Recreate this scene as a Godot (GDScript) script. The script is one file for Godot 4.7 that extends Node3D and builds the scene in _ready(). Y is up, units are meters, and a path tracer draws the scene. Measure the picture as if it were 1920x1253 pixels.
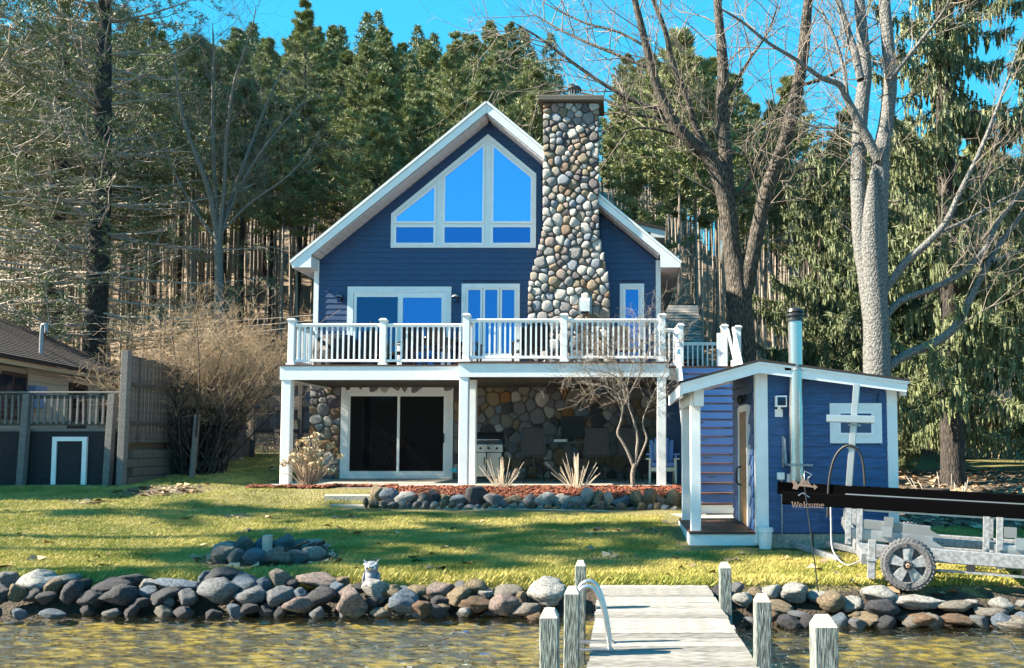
extends Node3D
# A navy lake house with a stone chimney seen from its dock, in metres: x to the right, y up from the water, z towards the viewer.

var rng := RandomNumberGenerator.new()
var nz := FastNoiseLite.new()
var taken := {}
var org := Vector3.ZERO
var M := {}

const ROUGH_MAPLE := [[[3.60,3.36,-24.00,0.434],[3.57,4.13,-24.00,0.387],[3.55,4.92,-24.00,0.372],[3.48,5.86,-24.00,0.356],[3.41,6.65,-24.00,0.341],[3.31,7.44,-24.00,0.294]],
	[[3.41,6.80,-24.00,0.263],[3.24,7.58,-23.94,0.263],[3.12,8.66,-23.84,0.262],[2.91,9.58,-23.74,0.245],[2.56,10.25,-23.62,0.229],[2.01,10.68,-23.49,0.182],[1.49,11.26,-23.35,0.166],[1.07,12.06,-23.21,0.135],[0.84,12.77,-23.06,0.119],[0.61,13.64,-22.90,0.103],[0.38,14.49,-22.74,0.088],[0.15,15.32,-22.57,0.066]],
	[[3.16,8.71,-24.00,0.217],[3.10,9.82,-23.97,0.217],[3.04,10.76,-23.93,0.201],[2.99,11.87,-23.88,0.185],[3.01,12.97,-23.82,0.169],[2.92,14.08,-23.76,0.138],[2.84,15.01,-23.69,0.122],[2.76,16.28,-23.63,0.076]],
	[[2.76,10.15,-24.00,0.139],[2.20,11.23,-23.88,0.108],[1.96,11.96,-23.70,0.092],[1.51,12.98,-23.50,0.091],[1.28,13.82,-23.27,0.075],[0.92,14.64,-23.02,0.067],[0.68,15.28,-22.76,0.044]],
	[[3.48,6.01,-24.00,0.248],[3.63,6.47,-23.92,0.262],[3.81,7.39,-23.81,0.230],[4.03,8.46,-23.67,0.214],[4.24,9.36,-23.53,0.212],[4.61,10.32,-23.37,0.196],[4.81,11.04,-23.20,0.195],[4.97,11.82,-23.02,0.178],[5.14,12.82,-22.83,0.162],[5.21,13.81,-22.64,0.146],[5.31,15.09,-22.44,0.101]],
	[[1.35,11.76,-24.00,0.070],[0.40,12.06,-23.96,0.062],[-0.71,12.68,-23.89,0.054],[-1.81,13.46,-23.82,0.046],[-2.44,13.90,-23.73,0.031],[-3.22,14.34,-23.65,0.023]],
	[[0.90,13.06,-24.00,0.054],[-0.24,13.67,-24.25,0.047],[-1.22,14.26,-24.61,0.040],[-2.08,14.90,-25.04,0.032],[-2.96,15.67,-25.50,0.025]],
	[[0.79,13.71,-24.00,0.046],[-0.08,14.33,-24.26,0.039],[-1.23,14.86,-24.64,0.032],[-2.58,15.78,-25.08,0.024]],
	[[1.50,11.57,-24.00,0.054],[0.40,11.74,-24.16,0.039],[-0.56,12.33,-24.39,0.031],[-1.71,12.69,-24.66,0.032],[-2.72,12.66,-24.95,0.016]],
	[[5.31,12.57,-24.00,0.062],[6.21,12.78,-23.76,0.046],[7.06,13.42,-23.41,0.030],[7.55,13.69,-23.00,0.015]],
	[[4.33,9.59,-24.00,0.062],[5.29,10.00,-24.03,0.039],[6.25,10.09,-24.08,0.023],[6.89,9.87,-24.13,0.016]],
	[[3.16,8.95,-24.00,0.062],[3.83,9.76,-23.81,0.046],[4.26,10.93,-23.53,0.038],[4.67,12.06,-23.20,0.022]],
	[[3.01,11.92,-24.00,0.062],[3.69,13.09,-23.72,0.046],[4.25,13.84,-23.30,0.030],[4.48,14.53,-22.82,0.022]],
	[[2.13,10.79,-24.00,0.062],[1.48,10.98,-23.66,0.046],[0.53,10.95,-23.16,0.030],[-0.22,10.42,-22.58,0.015]],
	[[4.52,9.99,-24.00,0.070],[3.98,9.75,-23.75,0.046],[3.61,10.25,-23.39,0.030],[3.40,10.87,-22.97,0.015]]]
const LICHEN_MAPLE := [[[5.43,2.28,-17.50,0.327],[5.43,3.19,-17.50,0.294],[5.44,4.10,-17.50,0.282],[5.42,4.79,-17.50,0.271],[5.39,5.36,-17.50,0.260],[5.36,6.05,-17.50,0.248],[5.37,6.75,-17.50,0.203],[5.41,7.45,-17.50,0.113],[5.43,7.91,-17.50,0.017]],
	[[5.31,4.67,-17.50,0.169],[5.25,5.48,-17.54,0.175],[5.16,6.31,-17.60,0.170],[5.16,7.15,-17.67,0.171],[5.18,7.76,-17.74,0.172],[5.24,8.62,-17.82,0.161],[5.32,9.38,-17.91,0.162],[5.44,10.14,-18.00,0.151],[5.43,11.05,-18.09,0.128],[5.40,11.97,-18.19,0.117],[5.40,12.78,-18.29,0.083]],
	[[5.19,9.80,-17.50,0.090],[5.11,10.45,-17.62,0.091],[5.02,11.02,-17.80,0.080],[4.87,11.87,-18.01,0.081],[4.80,12.62,-18.24,0.059]],
	[[5.49,4.67,-17.50,0.169],[5.54,5.48,-17.54,0.181],[5.57,6.66,-17.60,0.182],[5.63,7.74,-17.67,0.194],[5.68,8.24,-17.75,0.195],[5.84,8.99,-17.84,0.161],[5.98,9.99,-17.93,0.150],[5.97,10.89,-18.02,0.140],[5.94,11.93,-18.12,0.129],[5.95,12.74,-18.22,0.094]],
	[[5.55,8.03,-17.50,0.113],[5.36,8.37,-17.46,0.107],[5.12,8.81,-17.40,0.095],[4.86,9.25,-17.32,0.078],[4.67,9.57,-17.24,0.067],[4.25,9.70,-17.16,0.050],[3.67,10.07,-17.07,0.039],[3.09,10.37,-16.97,0.033],[2.52,10.78,-16.87,0.027],[1.95,11.06,-16.76,0.016]],
	[[5.59,5.13,-17.50,0.090],[6.10,5.81,-17.47,0.085],[6.55,6.21,-17.42,0.079],[6.93,6.65,-17.37,0.067],[7.21,7.27,-17.31,0.056],[7.54,7.94,-17.25,0.050],[7.87,8.73,-17.19,0.039],[8.20,9.63,-17.12,0.028],[8.53,10.63,-17.04,0.016]],
	[[6.87,6.46,-17.50,0.045],[7.53,6.77,-17.57,0.034],[8.17,7.15,-17.68,0.029],[8.93,7.54,-17.80,0.017]],
	[[5.58,4.56,-17.50,0.090],[5.99,4.97,-17.54,0.079],[6.59,5.21,-17.61,0.074],[7.32,5.57,-17.68,0.068],[7.89,6.12,-17.77,0.063],[8.24,6.73,-17.86,0.058],[8.65,7.23,-17.96,0.046],[9.19,7.86,-18.06,0.035]],
	[[5.61,3.51,-17.50,0.102],[6.09,3.82,-17.56,0.096],[6.69,4.06,-17.64,0.091],[7.20,4.42,-17.74,0.086],[7.55,4.96,-17.85,0.081],[7.96,5.69,-17.96,0.070],[8.45,6.43,-18.09,0.058],[9.00,7.07,-18.22,0.047],[9.57,7.72,-18.35,0.036]],
	[[7.94,5.82,-17.50,0.040],[8.57,6.08,-17.87,0.029],[9.32,6.39,-18.41,0.018]],
	[[5.82,9.80,-17.50,0.056],[6.14,10.19,-17.34,0.050],[6.52,10.66,-17.10,0.039],[6.76,10.98,-16.82,0.027],[6.86,11.26,-16.51,0.016]],
	[[4.91,9.33,-17.50,0.045],[4.82,10.18,-17.56,0.040],[4.62,10.95,-17.65,0.034],[4.31,11.73,-17.75,0.023]],
	[[5.15,8.62,-17.50,0.040],[4.69,8.77,-17.60,0.028],[4.15,8.89,-17.74,0.023],[3.49,9.38,-17.91,0.012]]]
const PALE_TREE := [[[-15.22,5.80,-31.00,0.300],[-15.22,7.01,-31.00,0.280],[-15.25,8.23,-31.00,0.260],[-15.33,9.67,-31.00,0.240]],
	[[-15.33,9.46,-31.00,0.180],[-15.56,11.26,-30.84,0.179],[-15.99,12.62,-30.61,0.138],[-16.39,13.95,-30.34,0.108],[-16.46,14.85,-30.04,0.078],[-16.53,16.52,-29.71,0.048]],
	[[-15.33,9.46,-31.00,0.160],[-15.43,11.10,-30.99,0.130],[-15.57,12.75,-30.97,0.110],[-15.66,14.82,-30.95,0.090],[-15.66,16.90,-30.92,0.060],[-15.73,18.15,-30.89,0.040]],
	[[-15.29,9.67,-31.00,0.160],[-15.05,11.66,-30.80,0.119],[-14.86,13.61,-30.50,0.098],[-14.45,15.51,-30.15,0.068],[-13.72,17.16,-29.77,0.038],[-13.36,17.95,-29.36,0.019]],
	[[-15.25,9.67,-31.00,0.140],[-15.03,11.17,-31.21,0.111],[-14.61,12.95,-31.53,0.092],[-14.19,14.79,-31.89,0.072],[-13.77,16.48,-32.30,0.052],[-13.44,17.56,-32.74,0.032]],
	[[-15.24,9.87,-31.00,0.100],[-14.65,11.80,-31.24,0.081],[-13.82,13.60,-31.59,0.071],[-12.77,15.26,-32.01,0.041],[-12.11,15.89,-32.46,0.021]],
	[[-15.30,9.87,-31.00,0.090],[-14.14,11.12,-31.05,0.070],[-12.76,12.18,-31.11,0.050],[-11.60,13.66,-31.19,0.030]],
	[[-15.33,9.56,-31.00,0.100],[-16.04,10.64,-30.81,0.080],[-16.73,11.98,-30.53,0.059],[-17.20,13.49,-30.20,0.029]]]
const YARD_MAPLE := [[[0.26,0.96,-17.80,0.086],[0.24,1.26,-17.80,0.075],[0.29,1.49,-17.80,0.069]],
	[[0.26,1.43,-17.80,0.052],[0.15,1.72,-17.80,0.052],[0.03,1.95,-17.81,0.046],[-0.08,2.15,-17.82,0.046],[-0.01,2.41,-17.83,0.035],[0.03,2.75,-17.84,0.029],[-0.12,3.04,-17.85,0.023],[-0.52,3.21,-17.86,0.017],[-0.93,3.27,-17.87,0.012]],
	[[0.30,1.44,-17.80,0.052],[0.33,1.77,-17.83,0.052],[0.35,2.04,-17.86,0.052],[0.27,2.41,-17.91,0.035],[0.17,2.70,-17.96,0.029],[0.06,2.99,-18.01,0.029],[0.00,3.46,-18.06,0.023],[-0.23,3.94,-18.12,0.018],[-0.41,4.30,-18.18,0.012]],
	[[0.31,1.44,-17.80,0.046],[0.46,1.77,-17.82,0.040],[0.55,2.04,-17.86,0.035],[0.47,2.29,-17.90,0.029],[0.49,2.52,-17.94,0.023],[0.62,2.82,-17.99,0.023],[0.78,3.17,-18.04,0.017],[0.94,3.47,-18.09,0.018],[1.09,3.94,-18.15,0.012]],
	[[0.06,2.75,-17.80,0.023],[0.23,3.10,-17.80,0.023],[0.40,3.44,-17.80,0.017],[0.58,3.91,-17.81,0.017],[0.69,4.37,-17.81,0.011]],
	[[0.17,2.69,-17.80,0.023],[0.08,3.21,-17.79,0.017],[-0.29,3.44,-17.77,0.017],[-0.75,3.55,-17.74,0.011],[-1.03,3.78,-17.71,0.009]],
	[[0.06,2.96,-17.80,0.017],[0.23,3.56,-17.82,0.017],[0.35,4.14,-17.86,0.012],[0.41,4.73,-17.90,0.006]]]
const SHORE := [[-7.17,0.22,-9.74,0.24,0.17,2], [-6.76,0.18,-9.69,0.37,0.23,0], [-6.85,0.12,-9.49,0.18,0.18,3], [-6.99,0.10,-9.44,0.19,0.18,5], [-6.54,0.16,-9.59,0.22,0.17,3], [-6.50,0.25,-9.81,0.24,0.12,0],
	[-6.66,0.12,-9.49,0.19,0.13,5], [-6.49,0.10,-9.46,0.21,0.12,5], [-6.22,0.10,-9.47,0.24,0.23,5], [-6.21,0.21,-9.70,0.14,0.12,5], [-5.86,0.17,-9.67,0.38,0.16,5], [-5.73,0.23,-9.78,0.31,0.13,5],
	[-5.95,0.08,-9.43,0.27,0.16,5], [-5.65,0.08,-9.45,0.33,0.21,5], [-5.47,0.21,-9.70,0.21,0.12,0], [-5.41,0.15,-9.56,0.20,0.12,4], [-5.14,0.18,-9.74,0.49,0.14,4], [-5.38,0.08,-9.39,0.18,0.09,5],
	[-5.16,0.09,-9.45,0.30,0.16,5], [-5.06,0.08,-9.36,0.11,0.09,2], [-4.88,0.09,-9.43,0.23,0.16,2], [-4.69,0.23,-9.81,0.38,0.20,5], [-4.86,0.25,-9.78,0.14,0.15,4], [-4.57,0.08,-9.47,0.39,0.27,2],
	[-4.49,0.26,-9.83,0.21,0.11,4], [-4.33,0.18,-9.68,0.30,0.18,4], [-4.18,0.08,-9.44,0.34,0.19,2], [-4.13,0.18,-9.65,0.19,0.17,4], [-4.12,0.04,-9.31,0.21,0.09,5], [-3.95,0.21,-9.73,0.26,0.21,1],
	[-3.81,0.21,-9.69,0.16,0.12,5], [-3.54,0.22,-9.80,0.44,0.16,6], [-3.84,0.08,-9.43,0.30,0.18,2], [-3.64,0.13,-9.51,0.17,0.12,4], [-3.36,0.08,-9.42,0.30,0.19,5], [-3.57,0.03,-9.32,0.32,0.15,6],
	[-3.27,0.25,-9.79,0.16,0.09,3], [-3.25,0.16,-9.56,0.15,0.15,4], [-3.12,0.12,-9.51,0.22,0.16,6], [-2.99,0.03,-9.32,0.30,0.24,6], [-2.79,0.12,-9.53,0.29,0.23,0], [-3.03,0.20,-9.66,0.15,0.09,5],
	[-2.78,0.08,-9.37,0.14,0.10,5], [-2.60,0.12,-9.50,0.21,0.16,3], [-2.51,0.19,-9.65,0.16,0.07,4], [-2.41,0.03,-9.30,0.29,0.23,4], [-2.32,0.15,-9.57,0.25,0.12,3], [-2.21,0.02,-9.25,0.21,0.13,7],
	[-2.08,0.16,-9.60,0.28,0.14,6], [-2.02,0.08,-9.42,0.24,0.11,5], [-1.98,0.06,-9.34,0.14,0.07,3], [-1.86,0.20,-9.66,0.14,0.11,2], [-1.83,0.08,-9.41,0.26,0.19,3], [-1.67,0.15,-9.58,0.26,0.18,3],
	[-1.55,0.14,-9.54,0.18,0.11,0], [-1.63,0.04,-9.35,0.35,0.15,7], [-1.31,0.02,-9.28,0.30,0.20,6], [-1.29,0.14,-9.58,0.31,0.13,1], [-1.13,0.10,-9.42,0.11,0.13,3], [-1.04,0.01,-9.26,0.27,0.13,1],
	[-0.84,0.08,-9.47,0.40,0.28,0], [-0.94,-0.03,-9.12,0.18,0.09,7], [-1.72,0.01,-9.22,0.12,0.09,0], [-2.57,0.04,-9.28,0.11,0.10,3], [1.27,0.21,-9.29,0.17,0.14,2], [1.32,0.13,-9.13,0.20,0.15,0],
	[1.48,0.18,-9.23,0.18,0.13,3], [1.67,0.18,-9.25,0.24,0.15,0], [1.90,0.16,-9.24,0.32,0.18,0], [1.67,0.08,-9.03,0.33,0.13,3], [2.19,0.18,-9.26,0.26,0.09,0], [2.26,0.09,-9.04,0.27,0.20,3],
	[1.88,0.04,-8.91,0.23,0.08,2], [2.50,0.10,-9.06,0.21,0.14,0], [2.84,0.14,-9.20,0.36,0.18,0], [2.76,0.04,-8.95,0.34,0.19,5], [3.24,0.10,-9.15,0.56,0.13,0], [3.60,0.08,-9.03,0.35,0.12,1],
	[3.80,0.13,-9.13,0.20,0.07,0], [3.53,0.00,-8.85,0.32,0.10,7], [4.12,0.10,-9.07,0.24,0.13,0], [3.94,0.03,-8.92,0.32,0.12,1], [3.13,0.00,-8.87,0.40,0.10,7], [2.57,0.01,-8.85,0.28,0.09,3],
	[2.49,0.05,-8.91,0.14,0.07,3], [4.37,0.13,-9.11,0.13,0.07,0], [4.09,-0.05,-8.75,0.39,0.14,1], [1.59,0.03,-8.87,0.16,0.10,7], [1.09,0.18,-9.22,0.18,0.15,5]]


# ------------------------------------------------------------------ mesh builder
class MB:
	var v := PackedVector3Array()
	var n := PackedVector3Array()
	var c := PackedColorArray()
	var ix := PackedInt32Array()
	var col := Color(1, 1, 1)

	func tri(a: Vector3, b: Vector3, d: Vector3) -> void:      # anticlockwise seen from outside
		var k := v.size()
		var m := (b - a).cross(d - a).normalized()
		v.append(a); v.append(b); v.append(d)
		n.append(m); n.append(m); n.append(m)
		c.append(col); c.append(col); c.append(col)
		ix.append(k); ix.append(k + 2); ix.append(k + 1)

	func quad(a: Vector3, b: Vector3, d: Vector3, e: Vector3) -> void:
		var k := v.size()
		var m := (b - a).cross(e - a)
		if m.length_squared() < 1e-14: m = (d - b).cross(e - b)
		m = m.normalized()
		v.append(a); v.append(b); v.append(d); v.append(e)
		for i in 4:
			n.append(m); c.append(col)
		ix.append(k); ix.append(k + 2); ix.append(k + 1)
		ix.append(k); ix.append(k + 3); ix.append(k + 2)

	func hexa(p: Array) -> void:      # bottom ring 0-3 anticlockwise seen from above, top ring 4-7
		quad(p[3], p[2], p[1], p[0]); quad(p[4], p[5], p[6], p[7])
		for i in 4:
			var j := (i + 1) % 4
			quad(p[i], p[j], p[j + 4], p[i + 4])

	func box(x0: float, x1: float, y0: float, y1: float, z0: float, z1: float) -> void:
		hexa([Vector3(x0, y0, z1), Vector3(x1, y0, z1), Vector3(x1, y0, z0), Vector3(x0, y0, z0), Vector3(x0, y1, z1), Vector3(x1, y1, z1), Vector3(x1, y1, z0), Vector3(x0, y1, z0)])

	# a bar from a to b with chamfered long edges; up sets which way its height h points
	func bar(a: Vector3, b: Vector3, w: float, h: float, up := Vector3.UP, ch := 0.0) -> void:
		var f := (b - a).normalized()
		if absf(f.dot(up)) > 0.99: up = Vector3(0, 0, 1) if absf(f.z) < 0.9 else Vector3.RIGHT
		var s := f.cross(up).normalized()
		var u := s.cross(f).normalized()
		var o: Array = []
		if ch <= 0.0:
			o = [Vector2(-w, -h) * 0.5, Vector2(w, -h) * 0.5, Vector2(w, h) * 0.5, Vector2(-w, h) * 0.5]
		else:
			var x := w * 0.5; var y := h * 0.5
			o = [Vector2(-x + ch, -y), Vector2(x - ch, -y), Vector2(x, -y + ch), Vector2(x, y - ch), Vector2(x - ch, y), Vector2(-x + ch, y), Vector2(-x, y - ch), Vector2(-x, -y + ch)]
		var m := o.size()
		for i in m:
			var p: Vector2 = o[i]; var q: Vector2 = o[(i + 1) % m]
			quad(a + s * p.x + u * p.y, b + s * p.x + u * p.y, b + s * q.x + u * q.y, a + s * q.x + u * q.y)
		for i in range(1, m - 1):
			var p: Vector2 = o[0]; var q: Vector2 = o[i]; var r: Vector2 = o[i + 1]
			tri(a + s * p.x + u * p.y, a + s * q.x + u * q.y, a + s * r.x + u * r.y)
			tri(b + s * p.x + u * p.y, b + s * r.x + u * r.y, b + s * q.x + u * q.y)

	func prism(poly: Array, z0: float, z1: float) -> void:      # a polygon in x and y pulled from z0 to z1
		var area := 0.0
		for i in poly.size():
			var a: Vector2 = poly[i]; var b: Vector2 = poly[(i + 1) % poly.size()]
			area += a.x * b.y - b.x * a.y
		var P := poly.duplicate()
		if area < 0: P.reverse()
		var t := Geometry2D.triangulate_polygon(PackedVector2Array(P))
		for i in range(0, t.size(), 3):
			var a: Vector2 = P[t[i]]; var b: Vector2 = P[t[i + 1]]; var d: Vector2 = P[t[i + 2]]
			if (b - a).cross(d - a) < 0:
				var e := b; b = d; d = e
			tri(Vector3(a.x, a.y, z1), Vector3(b.x, b.y, z1), Vector3(d.x, d.y, z1))
			tri(Vector3(a.x, a.y, z0), Vector3(d.x, d.y, z0), Vector3(b.x, b.y, z0))
		for i in P.size():
			var a: Vector2 = P[i]; var b: Vector2 = P[(i + 1) % P.size()]
			quad(Vector3(a.x, a.y, z1), Vector3(a.x, a.y, z0), Vector3(b.x, b.y, z0), Vector3(b.x, b.y, z1))

	func ring(po: Array, pi: Array, z0: float, z1: float) -> void:   # a frame between two polygons of as many corners, anticlockwise
		for i in po.size():
			var j := (i + 1) % po.size()
			var a: Vector2 = po[i]; var b: Vector2 = po[j]; var d: Vector2 = pi[j]; var e: Vector2 = pi[i]
			quad(Vector3(a.x, a.y, z1), Vector3(b.x, b.y, z1), Vector3(d.x, d.y, z1), Vector3(e.x, e.y, z1))
			quad(Vector3(a.x, a.y, z1), Vector3(a.x, a.y, z0), Vector3(b.x, b.y, z0), Vector3(b.x, b.y, z1))
			quad(Vector3(e.x, e.y, z0), Vector3(e.x, e.y, z1), Vector3(d.x, d.y, z1), Vector3(d.x, d.y, z0))

	func tube(p: Array, r: Array, sides := 6, caps := false) -> void:
		var m := p.size()
		var k0 := v.size()
		var side := Vector3.ZERO
		for i in m:
			var f: Vector3 = (p[mini(i + 1, m - 1)] - p[maxi(i - 1, 0)]).normalized()
			if side == Vector3.ZERO:
				side = f.cross(Vector3(0.31, 0.2, 0.93) if absf(f.y) > 0.8 else Vector3.UP).normalized()
			else:
				side = (side - f * side.dot(f)).normalized()
			var up := f.cross(side)
			for j in sides:
				var a := TAU * j / sides
				var d := side * cos(a) + up * sin(a)
				v.append(p[i] + d * r[i]); n.append(d); c.append(col)
		for i in m - 1:
			for j in sides:
				var a := k0 + i * sides + j
				var b := k0 + i * sides + (j + 1) % sides
				ix.append(a); ix.append(a + sides); ix.append(b)
				ix.append(b); ix.append(a + sides); ix.append(b + sides)
		if caps:
			for e in [0, m - 1]:
				var k := k0 + int(e) * sides
				for j in range(1, sides - 1):
					if e == 0: tri(v[k], v[k + j], v[k + j + 1])
					else: tri(v[k], v[k + j + 1], v[k + j])

	func lathe(prof: Array, sides: int, x := Transform3D()) -> void:      # [radius, height] rings about y
		for i in prof.size() - 1:
			var r0: float = prof[i][0]; var y0: float = prof[i][1]
			var r1: float = prof[i + 1][0]; var y1: float = prof[i + 1][1]
			var k := v.size()
			var nn := Vector2(y1 - y0, r0 - r1).normalized()
			for j in sides + 1:
				var a := TAU * j / sides
				var d := Vector3(cos(a), 0, -sin(a))
				var no := (x.basis * (d * nn.x + Vector3.UP * nn.y)).normalized()
				v.append(x * (d * r0 + Vector3.UP * y0)); v.append(x * (d * r1 + Vector3.UP * y1))
				n.append(no); n.append(no); c.append(col); c.append(col)
			for j in sides:
				var a := k + j * 2
				ix.append(a); ix.append(a + 1); ix.append(a + 2)
				ix.append(a + 2); ix.append(a + 1); ix.append(a + 3)

	func blob(ce: Vector3, s: Vector3, seg := 10, rings := 6) -> void:
		var k := v.size()
		for i in rings + 1:
			var t := PI * i / rings
			for j in seg + 1:
				var a := TAU * j / seg
				var d := Vector3(sin(t) * cos(a), cos(t), sin(t) * sin(a))
				v.append(ce + d * s); n.append((d / s).normalized()); c.append(col)
		for i in rings:
			for j in seg:
				var a := k + i * (seg + 1) + j
				ix.append(a); ix.append(a + seg + 1); ix.append(a + 1)
				ix.append(a + 1); ix.append(a + seg + 1); ix.append(a + seg + 2)

	func mesh(off := Vector3.ZERO) -> ArrayMesh:
		if off != Vector3.ZERO:
			for i in v.size(): v[i] -= off
		var a := []
		a.resize(Mesh.ARRAY_MAX)
		a[Mesh.ARRAY_VERTEX] = v; a[Mesh.ARRAY_NORMAL] = n; a[Mesh.ARRAY_COLOR] = c; a[Mesh.ARRAY_INDEX] = ix
		var m := ArrayMesh.new()
		m.add_surface_from_arrays(Mesh.PRIMITIVE_TRIANGLES, a)
		return m

# ------------------------------------------------------------------ things and parts
func numbered(s: String) -> String:
	if not taken.has(s):
		taken[s] = 0
		return s
	taken[s] += 1
	return "%s_%03d" % [s, taken[s]]

func tag(o: Node3D, label := "", category := "", group := "", kind := "") -> Node3D:
	if label: o.set_meta("label", label)
	if category: o.set_meta("category", category)
	if group: o.set_meta("group", group)
	if kind: o.set_meta("kind", kind)
	return o

func thing(called: String, label: String, category: String, at := Vector3.ZERO, group := "") -> Node3D:
	var o := Node3D.new()
	o.name = numbered(called)
	add_child(o)
	o.position = at
	org = at
	return tag(o, label, category, group)

func obj(called: String, b: MB, mat: Material, parent: Node3D = null) -> MeshInstance3D:      # shapes in world metres under a thing whose place is org
	var o := MeshInstance3D.new()
	var m := b.mesh(Vector3.ZERO if parent == null else org)
	m.surface_set_material(0, mat)
	o.mesh = m
	if parent == null:
		o.name = numbered(called); add_child(o)
	else:
		o.name = called; parent.add_child(o, true)
	return o

func share(called: String, m: Mesh, parent: Node3D, at: Vector3, mat: Material = null) -> MeshInstance3D:     # one more piece of a shared mesh, in world metres
	var o := MeshInstance3D.new()
	o.mesh = m; o.name = called; o.position = at - org
	if mat: o.material_override = mat
	parent.add_child(o, true)
	return o

func bx(x0: float, x1: float, y0: float, y1: float, z0: float, z1: float) -> MB:
	var b := MB.new(); b.box(x0, x1, y0, y1, z0, z1)
	return b

func br(a: Vector3, b: Vector3, w: float, h: float, ch := 0.0, up := Vector3.UP) -> MB:
	var m := MB.new(); m.bar(a, b, w, h, up, ch)
	return m

func tb(p: Array, r: float, sides := 8) -> MB:
	var m := MB.new(); var rr := []
	for i in p.size(): rr.append(r)
	m.tube(p, rr, sides, true)
	return m

func curve(p: Array, steps := 6) -> Array:      # a smooth line through points
	var o := []
	for i in p.size() - 1:
		var a: Vector3 = p[maxi(i - 1, 0)]; var b: Vector3 = p[i]; var c: Vector3 = p[i + 1]; var d: Vector3 = p[mini(i + 2, p.size() - 1)]
		for k in steps: o.append(b.cubic_interpolate(c, a, d, float(k) / steps))
	o.append(p[-1])
	return o

func rf(a: float, b: float) -> float: return rng.randf_range(a, b)

func inset(poly: Array, d: float) -> Array:      # a convex anticlockwise polygon drawn in by d
	var o := []
	var m := poly.size()
	for i in m:
		var p: Vector2 = poly[(i + m - 1) % m]; var q: Vector2 = poly[i]; var r: Vector2 = poly[(i + 1) % m]
		var e := (q - p).normalized(); var f := (r - q).normalized()
		var a := q + Vector2(-e.y, e.x) * d; var b := q + Vector2(-f.y, f.x) * d
		var k := e.cross(f)
		o.append(a if absf(k) < 1e-4 else a + e * ((b - a).cross(f) / k))
	return o

func rect(x0: float, x1: float, y0: float, y1: float) -> Array:
	return [Vector2(x0, y0), Vector2(x1, y0), Vector2(x1, y1), Vector2(x0, y1)]

# ------------------------------------------------------------------ materials
func lin(r: float, g: float, b: float) -> Color: return Color(r, g, b).linear_to_srgb()

func noise(sd: int, freq: float, oct := 4, kind := FastNoiseLite.TYPE_SIMPLEX_SMOOTH) -> FastNoiseLite:
	var f := FastNoiseLite.new()
	f.seed = sd; f.frequency = freq; f.noise_type = kind; f.fractal_octaves = oct
	f.cellular_return_type = FastNoiseLite.RETURN_DISTANCE
	return f

func tex(sd: int, freq: float, lo: Color, hi: Color, oct := 4, size := 512, kind := FastNoiseLite.TYPE_SIMPLEX_SMOOTH, mid := 0.5) -> NoiseTexture2D:
	var t := NoiseTexture2D.new()
	t.width = size; t.height = size; t.seamless = true; t.noise = noise(sd, freq, oct, kind)
	var g := Gradient.new()
	g.offsets = PackedFloat32Array([0.0, mid - 0.18, mid + 0.18, 1.0])
	g.colors = PackedColorArray([lo, lo.lerp(hi, 0.25), lo.lerp(hi, 0.75), hi])
	t.color_ramp = g
	return t

func gray(a: float) -> Color: return Color(a, a, a)

func mat(called: String, col: Color, rough := 0.7, t: Texture2D = null, scale := Vector3.ONE, bump: Texture2D = null, depth := 0.0, vcol := false) -> StandardMaterial3D:
	var m := StandardMaterial3D.new()
	m.resource_name = called
	m.albedo_color = col; m.roughness = rough
	if t or bump:
		m.uv1_triplanar = true; m.uv1_scale = scale
	if t: m.albedo_texture = t
	if bump:
		m.heightmap_enabled = true; m.heightmap_texture = bump; m.heightmap_scale = depth
	m.vertex_color_use_as_albedo = vcol
	M[called] = m
	return m

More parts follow.
